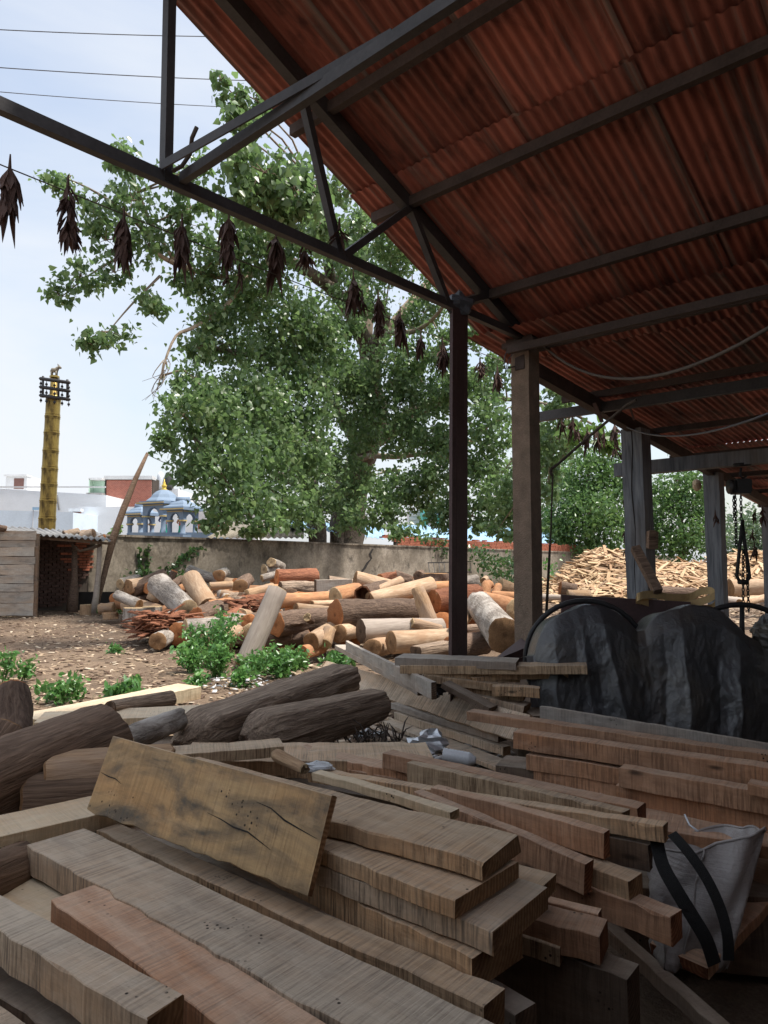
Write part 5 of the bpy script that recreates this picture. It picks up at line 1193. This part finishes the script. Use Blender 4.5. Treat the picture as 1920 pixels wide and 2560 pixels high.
for k in range(290):
    px = random.uniform(1365,1990); d_ = random.uniform(25.5,31)
    if hz(px,d_) < .12 and random.random() < .75: px = random.uniform(1420,1980); d_ = random.uniform(27.5,31)
    o = bpy.data.objects.new('wood_offcut', random.choice(ome)); COL.objects.link(o)
    o.matrix_basis = heap_m(px,d_,.05+random.uniform(0,.1)); tag(o, 'curved pale slab offcut lying on the big offcut heap', 'offcut', 'slab offcuts on the heap')
V_ = []; F_ = []
for k in range(2600):
    px = random.uniform(1360,2010); d_ = random.uniform(25,36); me = random.choice(ome); m4 = heap_m(px,d_,random.uniform(-.12,.05)); o0 = len(V_)
    if hz(px,d_) < .06 and random.random() < .8: continue
    V_ += [tuple(m4 @ v_.co) for v_ in me.vertices]; F_ += [tuple(i+o0 for i in p.vertices) for p in me.polygons]
mb = MB(); mb.v, mb.f, mb.m = V_, F_, [0]*len(F_); setting(mb.build('offcut_heap', M['offcut']), 'stuff', 'big heap of pale curved slab offcuts beyond the posts')
gxs = np.linspace(1340,2040,50); gds = np.linspace(24,38,24); vs = [((x-960)/FPX*d_, d_, hz(x,d_)-.10) for d_ in gds for x in gxs]
mb = MB(); mb.add(vs, [(j*50+i,j*50+i+1,(j+1)*50+i+1,(j+1)*50+i) for j in range(23) for i in range(49)]); setting(mb.build('heap_core', M['plank_dark'], smooth=True), 'stuff', 'dark packed core of the offcut heap')

# ---------------------------------------------------------------- chips, bark and litter on the ground
def scatter(name, n, fpos, smin, smax, m_, label, thick=.25, flatn=.5):
    V_ = np.zeros((n,8,3)); base = np.array([(-1,-1,-1),(1,-1,-1),(1,1,-1),(-1,1,-1),(-1,-1,1),(1,-1,1),(1,1,1),(-1,1,1)])*.5
    for k in range(n):
        p = fpos(); s_ = random.uniform(smin,smax); b = base*np.array([s_, s_*random.uniform(.15,flatn), s_*.5*thick*random.uniform(.3,1)]); b[4:,:2] *= random.uniform(.6,1)
        a = random.uniform(0,6.28); t_ = random.gauss(0,.2); ca, sa, c2, s2 = math.cos(a), math.sin(a), math.cos(t_), math.sin(t_)
        b = b @ np.array([[c2,0,s2],[0,1,0],[-s2,0,c2]]).T @ np.array([[ca,-sa,0],[sa,ca,0],[0,0,1]]).T; V_[k] = b + np.array(p)
    q_ = np.array([[3,2,1,0],[4,5,6,7],[0,1,5,4],[1,2,6,5],[2,3,7,6],[3,0,4,7]]); Q = (np.arange(n)*8)[:,None,None]+q_[None]
    return setting(fast_mesh(name, V_.reshape(-1,3), Q.reshape(-1,4), m_), 'stuff', label)
def m_isl(name, stops, rough=.9):
    t = NT(name); g_ = t.n('ShaderNodeNewGeometry').outputs['Random Per Island']; return t.fin(t.ramp(g_, stops), rough)
M['chips'] = m_isl('wood_chips', [(0,(.10,.06,.04)),(.3,(.17,.115,.08)),(.6,(.28,.20,.135)),(.85,(.45,.34,.23)),(1,(.60,.50,.38))])
M['bits'] = m_isl('litter_bits', [(0,(.55,.55,.55)),(.35,(.75,.75,.76)),(.6,(.30,.22,.16)),(.8,(.08,.07,.06)),(1,(.35,.42,.50))], .5)
def yard():
    d_ = 5.2 + (random.random()**1.5)*16; x = random.uniform(-.60,.12)*d_
    return (x, d_, gh(np.float64(x),np.float64(d_))-.022)
scatter('wood_chips', 8500, yard, .03, .14, M['chips'], 'wood chips and bark bits strewn over the yard')
def yardr():
    d_ = random.uniform(12,30); x = random.uniform(.17,.55)*d_
    return (x, d_, -.02)
scatter('wood_chips', 2500, yardr, .06, .3, M['chips'], 'bark and chips on the ground before the offcut heap')
def pocket():
    px = random.gauss(1180,190); y_ = 1880+(px-1100)*.30+random.gauss(0,24); p = atz(px,y_,.03); return (p.x,p.y,random.uniform(.0,.06))
scatter('plastic_litter', 420, pocket, .02, .09, M['bits'], 'scraps of plastic and paper litter between the planks', .5, .9)
def heapbits():
    p = atz(random.gauss(600,60), 1712+random.gauss(0,14), .02); return (p.x,p.y,random.uniform(.0,.09))
scatter('plastic_litter', 120, heapbits, .02, .07, M['bits'], 'pale litter and shavings behind the big weathered log', .5, .9)
def bstrip():
    p = at(random.uniform(350,480), random.uniform(1535,1590), 12.4+random.uniform(0,1.2)); return tuple(p)
V0_ = scatter('bark_strips', 130, bstrip, .4, .9, M['bark_red'], 'torn reddish bark strips heaped over the cut log ends', .12, .09)
def bstrip2():
    p = at(random.uniform(590,700), random.uniform(1495,1530), 13.5+random.uniform(0,1.5)); return tuple(p)
scatter('bark_strips', 70, bstrip2, .3, .8, M['bark_red'], 'torn reddish bark strips left of the orange log', .12, .09)
# crumpled things one can pick out
def blob(name, c, r_, sc, m_, label, cat, n=10, k=8, lump=.35, group=None):
    mb = MB(); vs = []; fs = []; ph = [random.uniform(0,6) for _ in range(6)]
    for i in range(k+1):
        t_ = math.pi*i/k
        for j in range(n):
            a = 2*math.pi*j/n; q_ = 1+lump*(.5*math.sin(3*a+ph[0]+t_*2)+.5*math.sin(5*t_+ph[1]+a*2))+random.gauss(0,lump*.35)
            vs.append(Vector((math.sin(t_)*math.cos(a)*sc[0], math.sin(t_)*math.sin(a)*sc[1], math.cos(t_)*sc[2]))*r_*q_ + Vector(c))
    fs = [(i*n+j,(i+1)*n+j,(i+1)*n+(j+1)%n,i*n+(j+1)%n) for i in range(k) for j in range(n)]
    mb.add(vs, fs); return tag(mb.build(name, m_), label, cat, group)
M['blk_plastic'] = m_plain('black_plastic', (.022,.02,.022), .3, .3, 20, spec=.6)
M['foil'] = m_plain('silver_foil', (.62,.64,.66), .3, .2, 20, .6)
M['pet'] = m_plain('milky_plastic', (.66,.68,.70), .25, .15, 10, spec=.6)
blob('plastic_bundle', at(1084,1722,5.6), .085, (1,.8,.75), M['blk_plastic'], 'crumpled black plastic bundle on the grey channel planks', 'bag', 16, 12, .3)
blob('foil_bag', at(1075,1876,4.6)+Vector((0,0,.05)), .11, (1,.6,.6), M['foil'], 'crumpled silver foil bag in the litter pocket', 'bag', 14, 10, .35)
blob('foil_bag', at(1420,1900,4.3), .06, (1,.8,.6), M['grey_plastic'], 'clear plastic bag beside the red beam with the bark knot', 'bag', 12, 8, .4)
mb = MB(); a, b = at(1108,1903,4.45)+Vector((0,0,.04)), at(1190,1918,4.4)+Vector((0,0,.04)); rr = []; pp = []
for i in range(22): f = i/21; pp.append(a.lerp(b,f)); rr.append((.040 if i % 2 else .044)*(1 if f < .8 else 1-2.6*(f-.8)))
mb.tube(pp, rr, 12); tag(mb.build('plastic_bottle', M['pet'], smooth=True), 'ribbed milky plastic bottle lying in the litter pocket', 'bottle')
blob('white_cup', at(1490,1996,3.6), .045, (1.6,.8,.5), M['pet'], 'white plastic scrap lying below the brown beams', 'litter', 10, 6, .3)
mb = MB(); p = at(1430,1968,3.9); mb.lathe([(.032,0),(.042,.09),(.044,.09),(.034,0)], (0,0,0), 14); o = mb.build('plastic_cup', M['grey_plastic'], smooth=True); o.matrix_basis = Matrix.Translation(p) @ Matrix.Rotation(1.2,4,'Y'); tag(o, 'clear plastic cup tipped over in the litter pocket', 'cup')
blob('foil_wrapper', at(925,1836,5.2), .075, (1.6,.5,.35), M['foil'], 'silver wrapper behind the weathered log end', 'wrapper', 12, 8, .3)
place_log(at(692,1888,3.35), at(760,1922,3.15), .028, .022, 'split', 'short tapered root stick on the stained slab', 'loose sticks', name='root_stick', lump=.1)
blob('milk_pouch', at(790,1918,3.3), .06, (1.4,.6,.4), M['pet'], 'flattened clear pouch behind the root stick', 'pouch', 12, 8, .25)
cable('orange_wire', at(1072,1690,6), at(1112,1653,6.4), .02, .006, 'bent orange wire sticking up by the pale beams', 'wire', m_='gold_paint')
# torn fibre and dead leaves under the weathered log
V_ = MB()
for k in range(60):
    p = at(random.uniform(820,1010), random.uniform(1840,1862), 4.9+random.uniform(-.2,.4)); q_ = p+Vector((random.gauss(0,.07),random.gauss(0,.07),random.uniform(.02,.13))); V_.tube([p,p.lerp(q_,.5)+Vector((0,0,.03)),q_], [.006,.005,.002], 4)
setting(V_.build('dry_twigs', M['rope']), 'stuff', 'dry twigs and straw under the weathered logs')

from mathutils import noise as mnoise
# ---------------------------------------------------------------- band saw under a tarpaulin
def m_tarp():
    t = NT('black_tarpaulin'); a = t.noise(t.vec(rnd=False), 5, 8, .7, .8); b = t.noise(t.vec(rnd=False), 22, 6, .65, 1.0); c = t.noise(t.vec(rnd=False), 2.2, 5, .6)
    wv = t.n('ShaderNodeTexVoronoi'); wv.inputs['Scale'].default_value = 9; ds = t.n('ShaderNodeVectorMath', operation='ADD'); t.l(t.vec(rnd=False), ds.inputs[0]); t.l(t.mix(1.0, c, (.5,.5,.5), 'MULTIPLY'), ds.inputs[1]); t.l(ds.outputs[0], wv.inputs['Vector'])
    col = t.ramp(c, [(.38,(.042,.043,.046)),(.56,(.058,.055,.052)),(.74,(.115,.095,.07))])
    h = t.addm(t.mul(a, .5), t.mul(b, .5))
    return t.fin(col, t.ramp(b,[(.3,.27),(.7,.48)]), h, .45, .03, 0, 1.0)
M['tarp'] = m_tarp()
saw = empty('band_saw', at(1640,1640,5.2)*1.0 - Vector((0,0,at(1640,1640,5.2).z))); tag(saw, 'band saw bench with two spoked iron wheels and a steel cover', 'machine')
def wheel(cx, cy, d_, rpx):
    c = at(cx,cy,d_); r_ = rpx*d_/FPX; mb = MB(); n = 40; ax = Vector((1,-.12,0)).normalized()
    pts = [c + ax*r_*math.cos(2*math.pi*k/n) + Vector((0,0,1))*r_*math.sin(2*math.pi*k/n) for k in range(n+1)]
    mb.tube(pts, .022, 8, cap=False); o = bld(mb, 'wheel', M['iron'], saw, True)
    for k in range(6):
        a = k*math.pi/3+.5; mb = MB(); mb.tube([c, c+ax*r_*math.cos(a)+Vector((0,0,1))*r_*math.sin(a)], [.03,.018], 6); s_ = mb.build('spoke', M['iron'], smooth=True); s_.parent = o
    mb = MB(); mb.tube([c+Vector((0,-.06,0)), c+Vector((0,.06,0))], .06, 10); s_ = mb.build('hub', M['iron'], smooth=True); s_.parent = o
wheel(1466,1652,5.85,148); wheel(1856,1662,5.85,148)
mb = MB(); p = [at(1405,1487,6.3), at(1727,1505,6.1), at(1727,1580,6.1), at(1405,1570,6.3)]; mb.add(p+[q_+Vector((0,.05,0)) for q_ in p], [(3,2,1,0),(4,5,6,7),(0,1,5,4),(1,2,6,5),(2,3,7,6),(3,0,4,7)]); bld(mb, 'cover_plate', M['steel_brown'], saw)
mb = MB(); mb.box((at(1420,1650,6.0).x,5.9,0),(at(1900,1650,6.0).x,6.15,.75)); bld(mb, 'bench', M['steel_dark'], saw)
# tarpaulin draped over both wheels
def tarp_top(px):
    a = 1652-math.sqrt(max(0,138**2-(px-1475)**2)) if abs(px-1475) < 138 else 1652
    b = 1664-math.sqrt(max(0,150**2-(px-1735)**2)) if abs(px-1735) < 150 else 1664
    y_ = -12*math.log(math.exp(-a/12*1.0+130)+math.exp(-b/12+130))+130*12 if True else min(a,b)
    lim = 1640 if px < 1400 else 1640-64*min(1,(px-1400)/60)      # the sheet is pulled tight between the wheels
    if px > 1850: lim = 1576+34*min(1,(px-1850)/50)
    return min(y_, lim) + 3*math.sin(px*.045)
NX, NZ = 240, 120; vs = []
def ridge(x, w_): return max(0.0, 1+x/w_) if x < 0 else max(0.0, 1-x/(w_*2.6))**1.4   # steep on the yard side, easing out behind
def ridge0(x, w_): return max(0.0, 1-abs(x)/w_)**1.3                # a sharp crease, not a soft roll
folds = [(1384,34,.07,-.05),(1440,18,.04,.12),(1492,34,.09,.24),(1694,36,.09,-.05),(1836,36,.09,-.14)]
for j in range(NZ+1):
    f = j/NZ
    for i in range(NX+1):
        px = 1318+(1925-1318)*i/NX; top = at(px,tarp_top(px),5.55)
        if f < .10:                                  # over the rim towards the back
            g_ = 1-f/.10; p = top + Vector((0,.30*g_, .012*math.sin(px*.07)-.04*g_**2))
        else:
            g_ = (f-.10)/.90; bot = Vector((top.x*.99, 5.2, .02)); p = top.lerp(bot, g_); p.y = top.y - .05*min(1,g_*8) - .22*g_
            amp = min(1, .15+g_*2.5)
            for (fx, fw, fa, fsl) in folds:
                xx = px - (fx + fsl*g_*260 + 9*mnoise.noise(Vector((g_*3.1, fx, 0)))); p.y -= fa*ridge(xx, fw*(1+.4*g_))*amp*(.75+.5*mnoise.noise(Vector((fx, g_*2.3, 5))))
            a_ = abs(mnoise.noise(Vector((px*.021+g_*1.7, g_*5.2-px*.006, 0)))); b_ = abs(mnoise.noise(Vector((px*.052-g_*3, g_*9.5+px*.02, 7)))); c_ = abs(mnoise.noise(Vector((px*.11+g_*5, g_*21, 3))))
            p.y += (.020*a_ + .010*b_ + .004*c_)*amp       # creased facets
            p.x += .02*mnoise.noise(Vector((px*.02, g_*4, 9)))
        vs.append(p)
mb = MB(); mb.add(vs, [(j*(NX+1)+i,(j+1)*(NX+1)+i,(j+1)*(NX+1)+i+1,j*(NX+1)+i+1) for j in range(NZ) for i in range(NX)])
tag(mb.build('tarpaulin', M['tarp'], smooth=True), 'shiny black tarpaulin draped over the saw wheels on the right', 'tarpaulin')
blob('tarpaulin', at(1935,1590,5.6), .2, (.8,.8,.75), M['tarp'], 'second bunched black tarpaulin at the right edge', 'tarpaulin', 22, 16, .2)
mb = MB(); p = [at(1225,1655,6.2), at(1302,1596,6.4), at(1326,1614,6.2), at(1330,1665,6.3)]; mb.add(p+[q_+Vector((.01,.012,0)) for q_ in p], [(3,2,1,0),(4,5,6,7),(0,1,5,4),(1,2,6,5),(2,3,7,6),(3,0,4,7)]); tag(mb.build('steel_sheet', M['steel_brown']), 'dark pointed steel sheet leaning beside the tarpaulin', 'sheet')
# canvas belt coil on the cover plate
M['belt'] = m_plain('canvas_belt', (.52,.36,.17), .75, .25, 8)
bt = MB(); vs = []; path = [(1590,1500),(1640,1508),(1700,1512),(1750,1505),(1785,1490),(1780,1478),(1755,1478),(1725,1492),(1680,1494),(1630,1486),(1600,1490),(1596,1498),(1650,1514),(1720,1520),(1780,1520),(1788,1500)]
P = [at(x,y,6.15+.10*math.sin(i*1.1)) for i,(x,y) in enumerate(path)]; sm = []
for i in range(len(P)-1):
    for t_ in (0,.25,.5,.75):
        p0,p1,p2,p3 = P[max(i-1,0)],P[i],P[i+1],P[min(i+2,len(P)-1)]; sm.append(.5*((2*p1)+(-p0+p2)*t_+(2*p0-5*p1+4*p2-p3)*t_*t_+(-p0+3*p1-3*p2+p3)*t_**3))
for p in sm: vs += [p+Vector((0,0,-.032)), p+Vector((0,0,.032)), p+Vector((0,.006,.032)), p+Vector((0,.006,-.032))]
bt.add(vs, [(4*i+m_,4*i+4+m_,4*i+4+(m_+1)%4,4*i+(m_+1)%4) for i in range(len(sm)-1) for m_ in range(4)]); tag(bt.build('drive_belt', M['belt'], smooth=False), 'loose coil of yellow canvas drive belt on the saw cover', 'belt')
mb = MB(); mb.beam(at(1588,1370,6.4), at(1645,1480,6.1), .075, .07, Vector((0,-1,0))); tag(mb.build('wood_lever', M['bark_smooth']), 'dark square wooden lever leaning against the first timber post', 'lever')
mb = MB(); m4 = Matrix.Translation(at(1630,1350,8.3)) @ Matrix.Rotation(.06,4,'Y'); mb.box((-.05,-.05,-.10),(.055,.05,.10),0,m4); mb.box((-.058,-.064,-.11),(.02,-.051,.11),0,m4)
tag(mb.build('switch_box', M['bark_smooth']), 'red brown switch box on the side of the first timber post', 'box')
# small things leaning or lying at the wall
mb = MB()
for k in range(2): mb.beam(atv(1070,1407+k*26,VW-.3-k*.25), atv(1178,1404+k*26,VW-.3-k*.25), .05, .05)
for k in range(9): mb.beam(atv(1071+k*13,1407,VW-.3), atv(1074+k*13,1433,VW-.55), .03, .03)
tag(mb.build('iron_grille', M['iron']), 'rusty iron grille leaning on the wall behind the logs', 'grille')

# ---------------------------------------------------------------- chain hoist, rod, cables, hanging things
hst = empty('chain_hoist', W(UB, 2.35, ZB)); tag(hst, 'black chain hoist hanging from the thick beam with a loop sling', 'hoist')
hc = W(UB, 2.35, ZB-.34); dh = hc.y
def hp(px, py): return at(px, py, dh)
mb = MB(); mb.tube([hp(1853,1170), hp(1850,1190), hp(1858,1196), hp(1866,1190)], .014, 6); mb.beam(hp(1835,1163), hp(1875,1160), .05, .04); bld(mb, 'hook', M['iron'], hst, True)
mb = MB(); c = hp(1851,1217); m4 = Matrix.Translation(c); mb.box((-.075,-.09,-.085),(.075,.09,.085),0,m4); mb.box((-.098,-.07,-.07),(-.076,.07,.07),0,m4); mb.box((.076,-.07,-.06),(.10,.07,.075),0,m4); bld(mb, 'gear_case', M['iron'], hst)
mb = MB(); mb.tube([c+Vector((-.13,0,.0)), c+Vector((-.098,0,0))], .085, 16); bld(mb, 'hand_wheel', M['iron'], hst, True)
def chain(a, b, ln=.045):
    mb = MB(); a, b = Vector(a), Vector(b); n = int((b-a).length/(ln*.72))
    for k in range(n):
        p = a.lerp(b,(k+.5)/n); ax = Vector((1,0,0)) if k % 2 else Vector((0,1,0)); zz = Vector((0,0,1)); pts = []
        for i in range(9):
            t_ = 2*math.pi*i/8; pts.append(p + ax*math.cos(t_)*ln*.30 + zz*math.sin(t_)*ln*.5)
        mb.tube(pts, .0065, 4, cap=False)
    return mb
for a, b in (((1852,1238),(1853,1300)),((1838,1238),(1841,1365)),((1834,1240),(1836,1300)),((1858,1375),(1858,1545)),((1866,1380),(1872,1530))):
    bld(chain(hp(*a), hp(*b)), 'chain', M['iron'], hst, True)
mb = MB(); P = [hp(1857,1300), hp(1852,1340), hp(1846,1400), hp(1842,1440), hp(1850,1456), hp(1864,1456), hp(1874,1444), hp(1870,1410), hp(1862,1360), hp(1856,1310)]
mb.tube(P, .022, 6); mb.tube([hp(1846,1454), hp(1870,1456)], .03, 6); bld(mb, 'sling', M['iron'], hst, True)
mb = MB(); rd = 6.7; mb.tube([at(1590,1000,6.2), at(1570,1010,6.3), at(1480,1085,6.6), at(1395,1160,6.9), at(1378,1172,rd), at(1377,1184,rd), at(1383,1190,rd)], .014, 7)
mb.tube([at(1382,1188,rd), at(1380,1240,rd), at(1377,1330,rd), at(1374,1380,rd), at(1366,1530,rd)], [.008,.008,.008,.012,.014], 6); tag(mb.build('iron_rod', M['rope'], smooth=True), 'long hooked iron rod with a wire hanging right of the concrete post', 'rod')
cable('slack_cable', W(5.9,VF-.1,CH-.05), at(1930,815,3.2), .30, .011, 'thick slack cable running right from the concrete post', 'cable', m_='rope')
cable('slack_cable', atv(1567,1068,VF-.16), at(1930,1030,4.0), .12, .008, 'pale slack cable running right from the first timber post', 'cable', m_='wire')
blob('hanging_gourd', atv(1742,1213,VF+.4), .085, (.8,.8,1.1), m_plain('tan_gourd',(.42,.33,.22),.8,.3,9), 'tan cloth wrapped gourd hanging under the roof between the timber posts', 'charm', 12, 10, .08)
cable('gourd_string', atv(1742,1196,VF+.4), atv(1743,1140,VF+.4), 0, .004, 'string holding the hanging gourd', 'string', n=3)
blob('plastic_wrap', W(4.74,VF,CH+.02), .11, (1.1,1,.8), M['grey_plastic'], 'grey plastic wrapped over the head of the steel post', 'wrap', 12, 10, .25)
mb = MB(); q0 = atv(1342,868,VF-.1)
for (dx, dy) in ((0,0),(18,5)): mb.tube([atv(1272+dx,868+dy,VF+.05), atv(1262+dx*.6,890+dy,VF+.08), atv(1260+dx*.5,922,VF+.08), atv(1290,915,VF+.05)], .005, 4)
tag(mb.build('tie_wire', M['wire']), 'loops of tie wire at the head of the concrete post', 'wire')
def bundle(px, py0, py1, v_, label, n=20, wpx=26, group='dried leaf bundles on the verge string'):
    a = atv(px, py0, v_); b = atv(px, py1, v_); h = (a.z-b.z)*1.12; k = h/max(1,(py1-py0)); w_ = wpx*k*1.15; mb = MB(); n = int(n*1.5)
    mb.tube([a+Vector((0,0,.06)), a-Vector((0,0,h*.2))], [.004,.014], 5)
    an0 = random.uniform(0,6.28); n = int(n*random.uniform(.6,1.3))
    for i in range(n):
        s_ = random.uniform(.02,.55); an = random.gauss(an0,1.6); le = random.uniform(.2,.68)*h; sp = random.uniform(.25,1)*w_
        p0 = a - Vector((0,0,h*s_)) + Vector((math.cos(an),math.sin(an),0))*w_*.12; p2 = p0 + Vector((math.cos(an)*sp, math.sin(an)*sp, -le)); p1 = p0.lerp(p2,.5)+Vector((math.cos(an),math.sin(an),0))*w_*.25*random.uniform(-.4,1)
        sd_ = Vector((-math.sin(an),math.cos(an),0)); hw = .0145*h/.3*random.uniform(.7,1.3); nm = Vector((math.cos(an),math.sin(an),.3))*.004
        vs = [p0, p0.lerp(p1,.6)+sd_*hw, p1+sd_*hw*1.1, p2, p1-sd_*hw*1.1, p0.lerp(p1,.6)-sd_*hw]; vs2 = [q_+nm for q_ in vs]
        mb.add(vs+vs2, [(0,1,2,3),(0,3,4,5),(9,8,7,6),(11,10,9,6),(0,6,7,1),(1,7,8,2),(2,8,9,3),(3,9,10,4),(4,10,11,5),(5,11,6,0)])
    o = mb.build('leaf_bundle', M['deadleaf']); return tag(o, label, 'leaf bundle', group)
VS = 4.05
ORD = ['first','second','third','fourth','fifth','sixth','seventh','eighth','ninth','tenth','eleventh','twelfth','thirteenth','fourteenth','fifteenth','sixteenth']
for i, (x, y0, y1, w_) in enumerate([(25,412,560,24),(170,462,545,20),(310,540,668,20),(455,556,672,22),(572,545,665,20),(690,592,700,20),(765,610,668,20),(883,690,785,18),(945,742,812,15),(1000,780,888,17),(1052,842,892,13),(1106,856,928,14),(1145,868,968,14),(1200,905,942,13),(1243,925,975,12),(1288,920,972,10)]):
    bundle(x, y0, y1, VS, ORD[i]+' dried leaf bundle from the left on the string under the roof verge', 24, w_)
bundle(172,538,630,VS,'lower dried leaf bundle tied under the second one from the left',24,24); bundle(905,740,790,VS,'small leaf bundle hanging under the eighth',12,12); bundle(950,800,845,VS,'small leaf bundle hanging under the ninth',12,12)
bundle(568,690,722,VS,'small leaf bundle dangling under the fifth, left one',10,10); bundle(598,680,724,VS,'small leaf bundle dangling under the fifth, right one',10,12)
bundle(848,565,612,VF-.06,'dried leaf bundle tied on the truss foot',14,26)
cable('bundle_string', atv(-40,395,VS), atv(1290,915,VS), .02, .004, 'thin string along the roof verge holding the leaf bundles', 'string', m_='rope', n=20)
for i, (x, y0, y1, w_) in enumerate([(1403,1040,1088,11),(1432,1042,1100,12),(1445,1075,1105,9),(1468,1078,1135,13),(1492,1075,1125,11),(1510,1080,1115,6),(1536,1062,1110,12),(1538,1110,1145,14),(1560,1120,1170,10)]):
    bundle(x, y0, y1, VS, ORD[i]+' dried leaf bundle in the cluster between concrete and timber post', 16, w_, 'dried leaf bundles between the posts')
for (x, y0, y1, l_) in ((1562,1235,1268,'upper leaf bundle on the string left of the first timber post'),(1564,1325,1362,'middle leaf bundle on the string left of the first timber post'),(1567,1368,1412,'lowest leaf bundle on the string left of the first timber post'),(1888,1278,1306,'left leaf bundle of the pair at the right edge'),(1906,1272,1310,'right leaf bundle of the pair at the right edge'),(1882,1330,1352,'small leaf bundle below the pair at the right edge'),(1886,1362,1400,'lowest leaf bundle at the right edge'),(1788,1285,1312,'tiny leaf charm hanging on the second timber post')):
    bundle(x, y0, y1, VS if x < 1700 else VF-.25, l_, 10, 8, 'single dried leaf bundles')
cable('bundle_string', atv(1560,1120,VS), atv(1568,1490,VS), 0, .005, 'string hanging left of the first timber post', 'string', m_='rope', n=4)

# ---------------------------------------------------------------- white woven bag with black straps
def m_sack():
    t = NT('woven_sack'); w1 = t.noise(t.vec((90,90,4)),1,2); w2 = t.noise(t.vec((4,4,120)),1,2); c = t.noise(t.vec(rnd=False),5,5,.6,.6)
    col = t.ramp(c, [(.35,(.24,.21,.195)),(.6,(.43,.40,.38))]); return t.fin(col, .45, t.addm(t.addm(w1,w2),t.mul(c,3)), .5, .006, 0, .5)
M['sack'] = m_sack()
bag = empty('woven_bag', at(1745,2390,2.5)); tag(bag, 'white woven shopping bag with black straps slumped among the beams', 'bag')
rim = at(1762,2098,2.70); bot = at(1728,2400,2.48); n = 40; k = 16; vs = []
for i in range(k+1):
    f = i/k; c = bot.lerp(rim, f); wx = .115+.078*f**.8; wy = .08+.06*f
    for j in range(n):
        a = 2*math.pi*j/n; sx = math.copysign(abs(math.cos(a))**.7, math.cos(a)); sy = math.copysign(abs(math.sin(a))**.7, math.sin(a))
        fo = .022*math.sin(3*a+f*4)+.014*math.sin(7*a-f*7)+.02*abs(mnoise.noise(Vector((a*1.6,f*4,1))))+.016*abs(mnoise.noise(Vector((a*3.7,f*9,4))))
        vs.append(c+Vector((sx*wx*(1+fo*3)+sy*.02, sy*wy+fo-.03*sx*f, .05*sx*f*f-.035*sy*f)))
mb = MB(); mb.add(vs, [(i*n+j,i*n+(j+1)%n,(i+1)*n+(j+1)%n,(i+1)*n+j) for i in range(k) for j in range(n)] + [tuple(reversed(range(n)))]); bld(mb, 'sack', M['sack'], bag, True)
mb = MB(); mb.tube([vs[k*n+j] for j in range(n)]+[vs[k*n]], .005, 6, cap=False); bld(mb, 'hem', M['sack'], bag, True)
mb = MB(); jj = 29; mb.tube([Vector(vs[i*n+jj])+Vector((0,-.004,0)) for i in range(k+1)], .004, 5); bld(mb, 'seam', M['sack'], bag, True)
def ribbon(pts, w_, name, m_, parent):
    P = [at(*p) for p in pts]; sm = []
    for i in range(len(P)-1):
        for t_ in (0,.2,.4,.6,.8):
            p0,p1,p2,p3 = P[max(i-1,0)],P[i],P[i+1],P[min(i+2,len(P)-1)]; sm.append(.5*((2*p1)+(-p0+p2)*t_+(2*p0-5*p1+4*p2-p3)*t_*t_+(-p0+3*p1-3*p2+p3)*t_**3))
    sm.append(P[-1]); vs = []
    for i, p in enumerate(sm):
        t_ = (sm[min(i+1,len(sm)-1)]-sm[max(i-1,0)]).normalized(); s_ = t_.cross(Vector((0,-1,.35))).normalized(); nn = s_.cross(t_)
        vs += [p-s_*w_/2, p+s_*w_/2, p+s_*w_/2+nn*.004, p-s_*w_/2+nn*.004]
    mb = MB(); mb.add(vs, [(4*i+m_,4*i+4+m_,4*i+4+(m_+1)%4,4*i+(m_+1)%4) for i in range(len(sm)-1) for m_ in range(4)]+[(3,2,1,0),tuple(4*(len(sm)-1)+q_ for q_ in range(4))]); return bld(mb, name, m_, parent)
M['strap'] = m_plain('black_webbing', (.022,.022,.022), .6, .3, 120, bs=1, bd=.003)
ribbon([(1640,2095,2.48),(1655,2160,2.42),(1690,2225,2.37),(1730,2290,2.35),(1765,2350,2.34),(1785,2410,2.35)], .045, 'strap', M['strap'], bag)
ribbon([(1680,2085,2.55),(1720,2130,2.48),(1765,2195,2.42),(1800,2270,2.38),(1818,2340,2.36),(1820,2400,2.36)], .035, 'strap', M['strap'], bag)
mb = MB(); mb.tube([at(1712,2036,2.75), at(1724,2062,2.72), at(1745,2078,2.68)], .004, 6); bld(mb, 'cord', M['pet'], bag, True)
